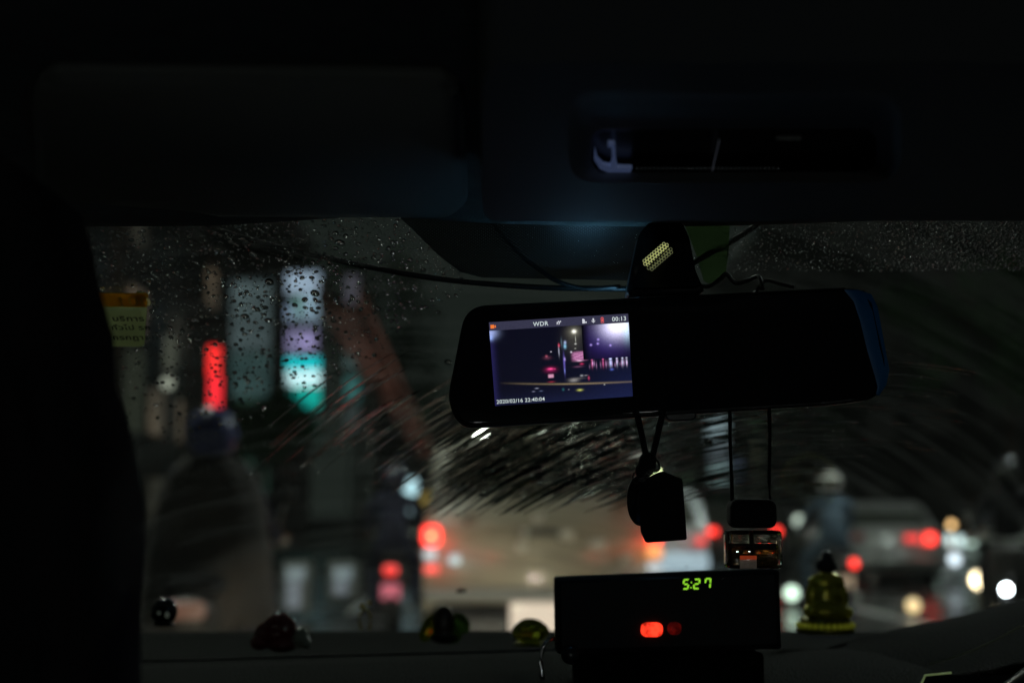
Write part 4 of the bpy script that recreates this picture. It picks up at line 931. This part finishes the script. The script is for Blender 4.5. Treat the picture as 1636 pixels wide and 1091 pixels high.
for xx, cc in ((.72, (.5, .08, .2)), (.80, (.7, .12, .3)), (.85, (.7, .7, 1.0)), (.858, (.5, .55, .9)), (.90, (.6, .6, .8)), (.94, (.7, .7, .9)), (.97, (.5, .5, .6))): add(xx, .58, .006, .04, cc); add(xx, .53, .006, .01, np.array(cc) * 1.2)
add(.86, .66, .012, .012, (.1, .15, .6))
line = .725 + .10 * U + .02 * np.sin(U * 3.2); band = np.exp(-((V - line) / .010) ** 2) * np.clip((U - .04) * 6, 0, 1) * (0.35 + .65 * np.exp(-((U - .62) / .28) ** 2)); img += band[..., None] * np.array([.30, .22, .10])
add(.62, .88 + .0, .018, .012, (.7, .7, .12)); add(.31, .825, .012, .006, (.4, .4, .5)); add(.285, .86, .01, .006, (.25, .25, .35)); add(.34, .86, .012, .006, (.12, .15, .25)); add(.8, .835, .005, .006, (.6, .6, .5)); add(.54, .865, .005, .005, (.3, .3, .3)); add(.5, .86, .008, .015, (.02, .12, .12))
# picture in picture, top right
pip = (U > .66) & (V > .11) & (V < .515 + .01 * U)
g = np.exp(-(((U - .915) / .10) ** 2 + ((V - .13) / .14) ** 2)); g2 = np.exp(-(((U - .86) / .15) ** 2 + ((V - .25) / .22) ** 2))
pimg = np.array([.004, .003, .012]) + g2[..., None] * np.array([.045, .02, .20]) + g[..., None] * np.array([1.9, 1.8, 2.1])
pimg += np.exp(-(((U - .985) / .03) ** 2 + ((V - .2) / .12) ** 2))[..., None] * np.array([.2, .5, .5])
pimg *= np.clip((U - .66) / .05, .1, 1)[..., None]
for xx, yy in ((.775, .29), (.77, .34), (.72, .35), (.86, .37)): pimg += np.exp(-(((U - xx) / .008) ** 2 + ((V - yy) / .012) ** 2))[..., None] * np.array([.5, .35, .9])
img[pip] = pimg[pip]
bar_ = V < .105; img[bar_] = np.array([.050, .048, .085])
img *= (1 + .10 * rs.normal(size=(NY, NX, 1))); img += rs.random((NY, NX, 3)) * .003; img = np.clip(img * np.array([.72, .74, .80]) , 0, 1.2)
vs, fs = [], []
for j in range(NY + 1):
    for i in range(NX + 1):
        a, b_ = i / NX, j / NY
        top = TLc.lerp(TRc, a); bot = BLc.lerp(BRc, a); vs.append(top.lerp(bot, b_))
for j in range(NY):
    for i in range(NX): a = j * (NX + 1) + i; fs.append((a, a + NX + 1, a + NX + 2, a + 1))
sm = bpy.data.materials.new('screen_picture'); sm.use_nodes = True; n = sm.node_tree; b_ = n.nodes['Principled BSDF']; b_.inputs['Base Color'].default_value = (.01, .01, .01, 1); b_.inputs['Roughness'].default_value = .15
an = n.nodes.new('ShaderNodeAttribute'); an.attribute_name = 'picture'; n.links.new(an.outputs['Color'], b_.inputs['Emission Color']); b_.inputs['Emission Strength'].default_value = 1.0
scr = mk('screen', vs, fs, sm, mir)
at = scr.data.color_attributes.new('picture', 'FLOAT_COLOR', 'CORNER')
cc = np.ones((NY * NX, 4, 4)); cc[:, :, :3] = img.reshape(-1, 1, 3); at.data.foreach_set('color', cc.reshape(-1))
# writing on the screen
ex = (TRc - TLc); ux = ex.normalized(); uz = (TLc - BLc); uz = (uz - ux * uz.dot(ux)).normalized(); un = ux.cross(uz)
ROT = Matrix((ux, uz, un)).transposed()
def scrpt(a, b_, off=.0004): 
    top = TLc.lerp(TRc, a); bot = BLc.lerp(BRc, a); return top.lerp(bot, b_) + Vector((0, -off, 0))
TXT = glow('screen_text', (.75, .85, .85), .85, base=(0, 0, 0)); ICO = glow('screen_icon_white', (.8, .82, .9), .8, base=(0, 0, 0)); ORI = glow('screen_icon_orange', (1, .22, .04), .9, base=(0, 0, 0)); REDI = glow('screen_icon_red', (.9, .12, .12), .9, base=(0, 0, 0))
def stext(s_, a, b_, size, m, nm='screen_text', al='LEFT', bold=.00003):
    return text(nm, s_, size, m, scr, scrpt(a, b_), ROT, al, bold=bold)
stext('WDR', .315, .082, .0043, TXT); stext('00:13', .882, .082, .0043, TXT)
stext('2020/02/16 22:40:04', .012, .975, .0038, TXT, bold=.00002)
def icon(nm, polys, a, b_, m, s_=.0001):
    o_ = scrpt(a, b_); bm = bmesh.new()
    for pl in polys:
        bm.faces.new([bm.verts.new(o_ + ux * (x * s_) + uz * (y * s_)) for x, y in pl])
    return from_bm(nm, bm, m, scr)
icon('camera_icon', [[(-18, -13), (8, -13), (8, 13), (-18, 13)], [(10, -3), (19, -11), (19, 11), (10, 3)]], .028, .055, ORI)
icon('wave_icon', [[(-17, -10), (-12, -13), (2, 12), (-3, 14)], [(-4, -12), (1, -14), (15, 12), (10, 14)], [(-18, 0), (18, 6), (18, 9), (-18, 3)]], .5, .058, ICO)
icon('page_icon', [[(-16, -16), (2, -16), (2, 8), (-6, 16), (-16, 16)], [(4, -14), (14, -14), (14, -4), (4, -4)]], .685, .058, ICO)
icon('microphone_icon', [[(-5, -4), (5, -4), (5, 15), (-5, 15)], [(-11, -6), (11, -6), (8, -11), (-8, -11)], [(-2, -17), (2, -17), (2, -11), (-2, -11)], [(-12, -6), (-9, -6), (-9, 3), (-12, 3)], [(9, -6), (12, -6), (12, 3), (9, 3)]], .748, .058, ICO)
icon('battery_icon', [[(-10, -18), (-7, -18), (-7, 14), (-10, 14)], [(7, -18), (10, -18), (10, 14), (7, 14)], [(-10, -20), (10, -20), (10, -17), (-10, -17)], [(-10, 13), (10, 13), (10, 16), (-10, 16)], [(-4, 16), (4, 16), (4, 20), (-4, 20)], [(-3, -12), (3, -12), (3, 8), (-3, 8)], [(-6, -4), (6, -4), (6, 1), (-6, 1)]], .812, .058, REDI)

# sensor pod on the glass above the mirror, with its honeycomb grille
pod = thing('windscreen_sensor', 'black sensor pod on the windscreen above the mirror, with a yellow lit honeycomb grille', 'sensor', P(1060, 410, 1.0))
bm = bmesh.new(); prism(bm, [P(x, y, .985) for x, y in rounded([(1022, 372), (1040, 352), (1090, 352), (1102, 376), (1112, 430), (1128, 466), (1002, 470), (1010, 430)], 8, 3)], (0, .035, .0), .004, 2); from_bm('housing', bm, M['smooth_plastic'], pod, True)
M['mesh_lit'] = mat('grille_metal_lit', (.75, .75, .42), .3, metal=.7, emit=(.8, .85, .35), es=.30)  # yellow light on the grille put in as emission, weaker for shaded rows
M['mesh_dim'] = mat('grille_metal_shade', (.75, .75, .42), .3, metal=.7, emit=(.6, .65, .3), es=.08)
gc = P(1051, 410, .980); ang = R(41); hx, hy = Vector((math.cos(ang), 0, math.sin(ang))), Vector((-math.sin(ang), 0, math.cos(ang)))
grs = P(1052, 410, .98) ; mm1 = (P(1052, 410, .98) - P(1051, 410, .98)).length     # metres per photo pixel
def hexring(bm, c, r0, r1):
    a_ = [bm.verts.new(c + hx * (r0 * math.cos(R(60 * k + 30))) + hy * (r0 * math.sin(R(60 * k + 30)))) for k in range(6)]
    b2 = [bm.verts.new(c + hx * (r1 * math.cos(R(60 * k))) + hy * (r1 * math.sin(R(60 * k)))) for k in range(6)] if 0 else [bm.verts.new(c + hx * (r1 * math.cos(R(60 * k + 30))) + hy * (r1 * math.sin(R(60 * k + 30)))) for k in range(6)]
    for k in range(6): bm.faces.new((a_[k], a_[(k + 1) % 6], b2[(k + 1) % 6], b2[k]))
pitch = 5.2 * mm1
b1, b2m = bmesh.new(), bmesh.new()
for row in range(-2, 3):
    for col in range(-5, 6):
        x = (col + (.5 if row % 2 else 0)) * pitch; y = row * pitch * .866
        if abs(x) > 26 * mm1 - abs(y) * .35: continue
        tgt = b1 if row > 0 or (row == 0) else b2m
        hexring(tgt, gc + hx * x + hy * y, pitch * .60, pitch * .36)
g1 = from_bm('grille', b1, M['mesh_lit'], pod); g2 = from_bm('grille', b2m, M['mesh_dim'], pod)
tube('grille_bar', [gc - hx * 25 * mm1 - hy * 3 * mm1 + Vector((0, -.001, 0)), gc + hx * 24 * mm1 - hy * 1 * mm1 + Vector((0, -.001, 0))], .0005, M['rubber'], pod, 6)
# green tinted glass patch between pod and shade band
M['tint'] = trans_mat('green_tint_patch', (.05, .09, .035))
vs = [W(x, y, -.002) for x, y in ((1092, 352), (1166, 352), (1163, 405), (1158, 440), (1138, 452), (1124, 446), (1114, 410))]
mk('tinted_patch', vs, [tuple(range(7))], M['tint'], car)
# cables
def cable(label, pts, r, dz=0.0):
    q = smoothpath([P(x, y, Y) for x, y, Y in pts], 8); o_ = q[0].copy()
    bm = bmesh.new(); sweep(bm, q, r, 8); ob = from_bm('cable', bm, M['rubber'], None, True, org=o_)
    return tag(ob, label, 'cable', 'black cables round the mirror')
cable('long black cable sagging from the roof at the left to behind the mirror', [(318, 348, 1.03), (345, 366, 1.04), (430, 391, 1.045), (520, 412, 1.05), (640, 436, 1.05), (740, 450, 1.05), (860, 459, 1.045), (960, 461, 1.03), (1040, 462, 1.01)], .0021)
cable('short black cable curving down the dotted glass to the mirror', [(780, 345, 1.03), (800, 372, 1.035), (830, 405, 1.04), (860, 430, 1.04), (890, 449, 1.035), (935, 461, 1.03), (990, 458, 1.01)], .0017)
cable('black cable rising right from the sensor pod to the roof', [(1095, 428, 1.0), (1112, 418, 1.02), (1135, 404, 1.03), (1165, 388, 1.03), (1200, 366, 1.02), (1225, 345, 1.01)], .0022)
cable('black cable looping low right of the sensor pod', [(1108, 452, 1.0), (1130, 458, 1.02), (1150, 446, 1.03), (1161, 438, 1.03), (1175, 452, 1.03), (1195, 448, 1.03), (1212, 442, 1.02), (1218, 462, 1.01)], .0016)
cable('thin black cable tail ending above the right half of the mirror', [(1205, 470, 1.02), (1222, 449, 1.02), (1245, 453, 1.02), (1268, 459, 1.02)], .0013)

# inspection sticker on the glass
stk = thing('windscreen_sticker', 'small orange and green inspection sticker on the left of the windscreen', 'sticker', W(200, 505, -.003))
def wpoly(name, pts, off, m, parent): 
    vs = [W(x, y, off) for x, y in pts] + [W(x, y, off - .0004) for x, y in pts]; n_ = len(pts)
    return mk(name, vs, [tuple(range(n_)), tuple(range(n_, 2 * n_))[::-1]] + [(i, i + n_, (i + 1) % n_ + n_, (i + 1) % n_) for i in range(n_)], m, parent)
wpoly('paper', rounded([(150, 484), (236, 484), (231, 548), (160, 548)], 5, 4), -.003, trans_mat('sticker_paper', (.70, .74, .50)), stk)
wpoly('header', rounded([(148, 463), (238, 463), (236, 484.5), (150, 484.5)], [5, 5, 0.5, 0.5], 4), -.003, trans_mat('sticker_orange', (.75, .48, .08)), stk)
p0, p1, p2 = W(160, 500, -.0045), W(220, 500, -.0045), W(160, 480, -.0045)
e1 = (p1 - p0).normalized(); e2 = (p2 - p0); e2 = (e2 - e1 * e2.dot(e1)).normalized(); RT = Matrix((e1, e2, e1.cross(e2))).transposed()
INK = mat('sticker_ink', (.02, .03, .02), .8); PALE = trans_mat('sticker_pale_ink', (.7, .6, .3))
for s_, x, y, sz, m_ in (('100', 188, 481, .017, PALE), ('บริการ', 181, 505, .0090, INK), ('ทั่วไป รถ', 179, 519, .0085, INK), ('กรกฎาคม', 181, 535, .0088, INK)):
    text('sticker_text', s_, sz, m_, stk, W(x, y, -.0047), RT, 'LEFT', bold=.0002)

# ------------------------------------------------------------------ hanging charm (left)
HY = .975
ch = thing('hanging_charm', 'black pentagonal tag and round medallion hanging on a looped cord under the mirror', 'charm', P(1040, 668, HY))
tube('cord', smoothpath([P(1014, 650, .99), P(1019, 668, HY), P(1027, 702, HY), P(1034, 738, HY)], 5), .0022, M['cloth'], ch)
tube('cord', smoothpath([P(1062, 648, .99), P(1057, 668, HY), P(1049, 702, HY), P(1041, 736, HY)], 5), .0022, M['cloth'], ch)
bm = bmesh.new(); sph(bm, P(1034, 741, HY), (.0062, .005, .0085)); sph(bm, P(1026, 752, HY), (.0048, .004, .006)); sph(bm, P(1040, 734, HY), (.004, .004, .005)); remeshed('knot', bm, M['cloth'], ch, .0009, smooth_it=1)
def ring(name, cx_, cy_, rx, ry, th, m, parent, Y=HY, rot=0):
    pts = []
    for k in range(28):
        a = 2 * math.pi * k / 28; x, y = rx * math.cos(a), ry * math.sin(a); x, y = x * math.cos(rot) - y * math.sin(rot), x * math.sin(rot) + y * math.cos(rot); pts.append(P(cx_ + x, cy_ + y, Y))
    return tube(name, pts, th, m, parent, 6, True)
ring('key_ring', 1047, 742, 6, 10, .0008, M['rubber'], ch, rot=-.4)
ring('key_ring', 1016, 763, 5, 9, .0008, M['rubber'], ch)
bm = bmesh.new()
for k in range(9):
    c0 = P(1024 + k * 3.2, 766 - k * 2.2 + 3 * math.sin(k), HY - .004)
    sweep(bm, [c0 + Vector((.0016 * math.cos(a), .0008 * math.sin(2 * a + k), .0011 * math.sin(a))) for a in [q * math.pi / 5 for q in range(10)]], .00028, 5, True)
from_bm('chain', bm, M['steel'], ch, True)
bm = bmesh.new(); prism(bm, [P(x, y, HY - .006) for x, y in rounded([(1022, 770), (1058, 752), (1091, 765), (1098, 862), (1034, 867), (1026, 850)], 4, 3)], (0, .014, 0), .0015, 2); from_bm('tag', bm, M['cloth'], ch, True)
bm = bmesh.new(); q = [P(1024 + 22 * math.cos(a), 799 + 41 * math.sin(a), HY + .001) for a in [k * math.pi / 20 for k in range(40)]]; prism(bm, q, (0, .006, 0), .0012, 2); from_bm('medallion', bm, M['smooth_plastic'], ch, True)
# ------------------------------------------------------------------ hanging perfume bottle
pb = thing('hanging_perfume', 'small square amber perfume bottle with black cap hanging on two cords', 'perfume bottle', P(1202, 655, HY))
for x0, x1 in ((1166, 1170), (1229, 1230)):
    tube('cord', [P(x0, 648, .99), P(x0 + .5, 700, HY), P(x1 - 1, 770, HY), P(x1, 802, HY)], .0013, M['cloth'], pb)
s1 = .975 / FPX * 1.0
def pxbox(name, x0, y0, x1, y1, Y, d, m, parent, bev, seg=3, smooth=True):
    a, b_ = P(x0, y1, Y), P(x1, y0, Y); return bxo(name, ((a.x + b_.x) / 2, Y, (a.z + b_.z) / 2), (b_.x - a.x, d, b_.z - a.z), m, parent, bev, seg, smooth=smooth)
pxbox('cap', 1164, 797, 1237, 843, HY, .026, M['cloth'], pb, .0055, 4)
GL = mat('bottle_glass', (.62, .58, .46), .0, trans=1, ior=1.5)
pxbox('bottle', 1160, 847, 1245, 907, HY, .024, GL, pb, .0028, 3)
pxbox('perfume', 1166, 868, 1239, 901, HY, .014, mat('perfume_liquid', (.38, .20, .06), .0, trans=1, ior=1.36), pb, .001, 2)
pxbox('dip_tube', 1196, 853, 1202, 888, HY, .002, mat('tube_cream', (.5, .48, .35), .4), pb, .0005, 1)
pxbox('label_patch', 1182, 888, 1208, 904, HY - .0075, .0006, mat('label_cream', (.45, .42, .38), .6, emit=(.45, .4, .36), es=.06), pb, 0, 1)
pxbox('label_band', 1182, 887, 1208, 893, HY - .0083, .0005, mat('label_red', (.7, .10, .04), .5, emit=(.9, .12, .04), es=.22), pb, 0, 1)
# ------------------------------------------------------------------ taxi meter
TY = 1.13
mt = thing('taxi_meter', 'black taxi meter box with a green 5:27 clock and a red button', 'taxi meter', P(1067, 1040, TY))
q = [P(x, y, TY) for x, y in rounded([(887, 924), (1245, 909), (1249, 1036), (889, 1044)], 5, 3)]
bm = bmesh.new(); prism(bm, q, (0, .045, 0), .0018, 2); from_bm('case', bm, mat('meter_plastic', (.014, .014, .015), .35, bump=.15, bscale=1200, bdist=.0003), mt, True)
q = [P(x, y, TY - .0006) for x, y in rounded([(896, 932), (1238, 917), (1241, 1028), (898, 1036)], 4, 3)]
bm = bmesh.new(); prism(bm, q, (0, .0005, 0)); from_bm('front_window', bm, mat('meter_window', (.010, .011, .011), .6, spec=.2), mt)
# seven segment digits
LED = glow('green_led', (.38, .95, .04), .85, base=(0, 0, 0))
SEG = {'5': 'afgcd', '2': 'abged', '7': 'abcf'}
def digit(ch_, px, py, w_=15, h_=19):
    g = bmesh.new(); s_ = lambda x, y: P(px + x + (h_ - y) * .10, py + y - x * .04, TY - .0011)
    th = 2.4
    L_ = {'a': [(1, 0), (w_ - 1, 0), (w_ - th, th), (th, th)], 'd': [(th, h_ - th), (w_ - th, h_ - th), (w_ - 1, h_), (1, h_)], 'g': [(th, h_ / 2 - th / 2), (w_ - th, h_ / 2 - th / 2), (w_ - th, h_ / 2 + th / 2), (th, h_ / 2 + th / 2)],
          'f': [(0, 1), (th, th), (th, h_ / 2 - 1.5), (0, h_ / 2 - .5)], 'b': [(w_, 1), (w_ - th, th), (w_ - th, h_ / 2 - 1.5), (w_, h_ / 2 - .5)], 'e': [(0, h_ / 2 + .5), (th, h_ / 2 + 1.5), (th, h_ - th), (0, h_ - 1)], 'c': [(w_, h_ / 2 + .5), (w_ - th, h_ / 2 + 1.5), (w_ - th, h_ - th), (w_, h_ - 1)]}
    for s__ in SEG[ch_]: g.faces.new([g.verts.new(s_(x, y)) for x, y in L_[s__]])
    from_bm('digit', g, LED, mt)
digit('5', 1090, 924.5, 10, 17); digit('2', 1107, 924, 10.5, 17); digit('7', 1125, 923, 10, 17)
bm = bmesh.new()
for yy in (930, 938): c_ = P(1104.2 - (yy - 934) * .1, yy, TY - .0011); box(bm, c_, (.0008, .0003, .0009))
from_bm('colon', bm, LED, mt)
def lozenge(nm, cx_, cy_, rx, ry, m):
    q = [P(x, y, TY - .0006) for x, y in rounded([(cx_ - rx, cy_ - ry), (cx_ + rx, cy_ - ry), (cx_ + rx, cy_ + ry), (cx_ - rx, cy_ + ry)], ry * 1.3, 6)]
    bm = bmesh.new(); prism(bm, q, (0, -.003, 0), .0008, 2); bmesh.ops.recalc_face_normals(bm, faces=bm.faces); return from_bm(nm, bm, m, mt, True)
rb = glow('red_button', (1, .04, .015), 1.15, .75, 170, (.4, .02, .02)); lozenge('red_button', 1041, 1005, 17.5, 11.5, rb)
lozenge('red_indicator', 1077, 1003, 11, 10, glow('red_indicator', (.5, .012, .008), .10, .8, 200, (.08, .01, .01)))
bm = bmesh.new(); lathe(bm, [(.0055, 0), (.0075, .003), (.0075, .006)], P(912, 1046, TY - .008), 24, 'y'); from_bm('knob', bm, M['smooth_plastic'], mt, True)
c = P(1067, 1048, TY + .02); bxo('bracket', (c.x, TY + .025, c.z - .012), (.15, .03, .032), M['dash'], mt, .004)
tube('clip', smoothpath([P(867, 1085, 1.1), P(864, 1050, 1.1), P(872, 1026, 1.1), P(886, 1020, 1.11), P(892, 1030, 1.12)], 5), .0018, M['chrome'], mt)

# ------------------------------------------------------------------ seated figurine
GOLD = mat('gold_resin', (.55, .50, .05), .28, metal=.55, coat=.6); DHAIR = mat('dark_resin', (.02, .02, .025), .35)
fx = P(1318, 1022, 1.42); fig = thing('seated_figurine', 'small golden seated figurine with a black topknot on the dashboard', 'figurine', (fx.x, 1.42, fx.z)); 
k = 1.42 / FPX     # metres per photo pixel at that distance
def F(x, y, yy=0.0): return P(x, y, 1.42) + Vector((0, yy, 0))
bm = bmesh.new()
sph(bm, F(1320, 950), (24 * k, 17 * k, 36 * k)); sph(bm, F(1320, 930), (29 * k, 15 * k, 16 * k)); sph(bm, F(1296, 948), (9 * k, 9 * k, 22 * k), rot=Matrix.Rotation(R(12), 3, 'Y')); sph(bm, F(1345, 948), (9 * k, 9 * k, 24 * k), rot=Matrix.Rotation(R(-12), 3, 'Y'))
sph(bm, F(1318, 975, -.008), (38 * k, 22 * k, 14 * k)); sph(bm, F(1292, 972, -.014), (14 * k, 14 * k, 9 * k)); sph(bm, F(1346, 976, -.01), (14 * k, 14 * k, 10 * k)); sph(bm, F(1319, 911), (9 * k, 8 * k, 12 * k))
remeshed('body', bm, GOLD, fig, .0011)
bm = bmesh.new(); sph(bm, F(1320, 901), (14.5 * k, 14 * k, 16 * k)); sph(bm, F(1320, 886), (9 * k, 9 * k, 7 * k)); sph(bm, F(1306, 904), (3 * k, 3 * k, 7 * k)); sph(bm, F(1334, 904), (3 * k, 3 * k, 7 * k)); sph(bm, F(1319, 904, -.008), (3 * k, 4 * k, 4 * k)); remeshed('head', bm, DHAIR, fig, .0009, smooth_it=2)
bm = bmesh.new(); lathe(bm, [(44 * k, 0), (46 * k, 5 * k), (38 * k, 14 * k), (40 * k, 22 * k), (30 * k, 26 * k)], F(1319, 1010) - Vector((0, 0, 0)), 32); ped = from_bm('pedestal', bm, mat('pedestal_gold', (.25, .22, .03), .35, metal=.5), fig, True)
bm = bmesh.new()
for q in range(26):
    a = 2 * math.pi * q / 26; sph(bm, F(1319, 998) + Vector((42 * k * math.cos(a), 42 * k * math.sin(a), 0)), (4.6 * k, 4.6 * k, 5 * k), 8, 6)
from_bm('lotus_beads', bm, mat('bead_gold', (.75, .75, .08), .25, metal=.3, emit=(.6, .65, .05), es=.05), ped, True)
# ------------------------------------------------------------------ small dashboard ornaments
YG = mat('yellow_green_glass', (.62, .66, .05), .03, trans=.85, ior=1.5); GG = mat('green_glass', (.25, .5, .08), .05, trans=.8, ior=1.5)
def gem(bm, c, r, h, seg=8):
    lathe(bm, [(r * .35, -h), (r * .8, -h * .55), (r, 0), (r * .85, h * .45), (r * .5, h * .85), (r * .2, h)], c, seg)
k4 = 1.46 / FPX; c = P(847, 1008, 1.46)
g_ = thing('glass_ornament', 'faceted yellow glass dome ornament left of the taxi meter', 'ornament', (c.x, 1.46, c.z - 20 * k4))
bm = bmesh.new(); gem(bm, c, 31 * k4, 20 * k4, 9); from_bm('crystal', bm, YG, g_); bm = bmesh.new(); lathe(bm, [(24 * k4, 0), (26 * k4, 3 * k4)], c - Vector((0, 0, 21 * k4)), 24); from_bm('base', bm, GOLD, g_)
c = P(711, 1000, 1.46)
g_ = thing('glass_ornament', 'yellow and green glass leaf ornament with a dark middle on the dashboard', 'ornament', (c.x, 1.46, c.z - 30 * k4))
for nm_, x, y, rx, rz_, m_, an in (('leaf', 686, 1002, 13, 24, YG, .5), ('leaf', 737, 995, 12, 18, GG, -.6), ('leaf', 722, 1012, 16, 16, GG, .2)):
    bm = bmesh.new(); sph(bm, P(x, y, 1.46), (rx * k4, 7 * k4, rz_ * k4), 8, 6, Matrix.Rotation(an, 3, 'Y')); from_bm(nm_, bm, m_, g_)
bm = bmesh.new(); sph(bm, P(709, 993, 1.455), (17 * k4, 12 * k4, 26 * k4)); sph(bm, P(709, 1018, 1.455), (22 * k4, 14 * k4, 9 * k4)); remeshed('figure', bm, mat('dark_brown_resin', (.03, .02, .012), .4), g_, .0013)
# red ceramic animal and pale stone beside it
RC = mat('dark_red_ceramic', (.16, .03, .03), .12, coat=1); k5 = 1.4 / FPX
c = P(438, 1040, 1.4); g_ = thing('ceramic_ornament', 'glossy dark red lumpy ceramic ornament on the left of the dashboard', 'ornament', (c.x, 1.4, c.z))
bm = bmesh.new(); 
for x, y, rx, rz_, an in ((436, 1012, 30, 22, 0), (440, 990, 22, 10, -.5), (456, 1004, 18, 20, .3), (415, 1026, 16, 12, 0), (450, 1030, 24, 12, 0)): sph(bm, P(x, y, 1.4), (rx * k5, 16 * k5, rz_ * k5), 16, 10, Matrix.Rotation(an, 3, 'Y'))
remeshed('body', bm, RC, g_, .0014, smooth_it=2)
c = P(482, 1035, 1.4); bm = bmesh.new(); sph(bm, P(480, 1018, 1.4), (15 * k5, 12 * k5, 17 * k5), 7, 5, Matrix.Rotation(.4, 3, 'Y')); sph(bm, P(489, 1026, 1.395), (9 * k5, 9 * k5, 10 * k5), 6, 5)
o_ = remeshed('crystal_stone', bm, mat('pale_stone', (.32, .34, .26), .35), None, .0018, org=tuple(c), smooth_it=1); tag(o_, 'small pale rough stone beside the red ceramic ornament', 'stone')
c = P(263, 997, 1.42); g_ = thing('fragrance_ball', 'small black glossy ball with white glints at the far left of the dashboard', 'ornament', (c.x, 1.42, c.z))
bm = bmesh.new(); sph(bm, P(262, 976, 1.42), (21 * k4, 18 * k4, 20 * k4)); from_bm('ball', bm, mat('gloss_black', (.015, .015, .015), .05, coat=1), g_, True)
bm = bmesh.new(); lathe(bm, [(16 * k4, 0), (18 * k4, 3 * k4), (12 * k4, 6 * k4)], P(262, 999, 1.42), 20); from_bm('foot', bm, M['plastic'], g_, True)
bm = bmesh.new(); sph(bm, P(267, 982, 1.405), (3.4 * k4, 2 * k4, 4.5 * k4)); sph(bm, P(254, 979, 1.407), (2.4 * k4, 2 * k4, 2.4 * k4)); from_bm('glint_dots', bm, mat('glint_glow', (.8, .85, .75), .2, emit=(.6, .7, .55), es=.04), g_, True)  # white glints on the ball made as faintly glowing dots
c = P(588, 1004, 1.5); g_ = thing('wire_ornament', 'tiny wire stand ornament left of the green glass one', 'ornament', tuple(c))
tube('stem', smoothpath([P(577, 1006, 1.5), P(574, 985, 1.5), P(583, 972, 1.5), P(592, 985, 1.5), P(590, 1006, 1.5)], 5), .0012, mat('brass_wire', (.35, .28, .08), .35, metal=1), g_)
bm = bmesh.new(); sph(bm, P(579, 968, 1.5), (.0032, .0032, .003)); sph(bm, P(590, 962, 1.5), (.0025, .0025, .0025)); from_bm('bead', bm, mat('bead_amber', (.4, .3, .1), .2), g_, True)
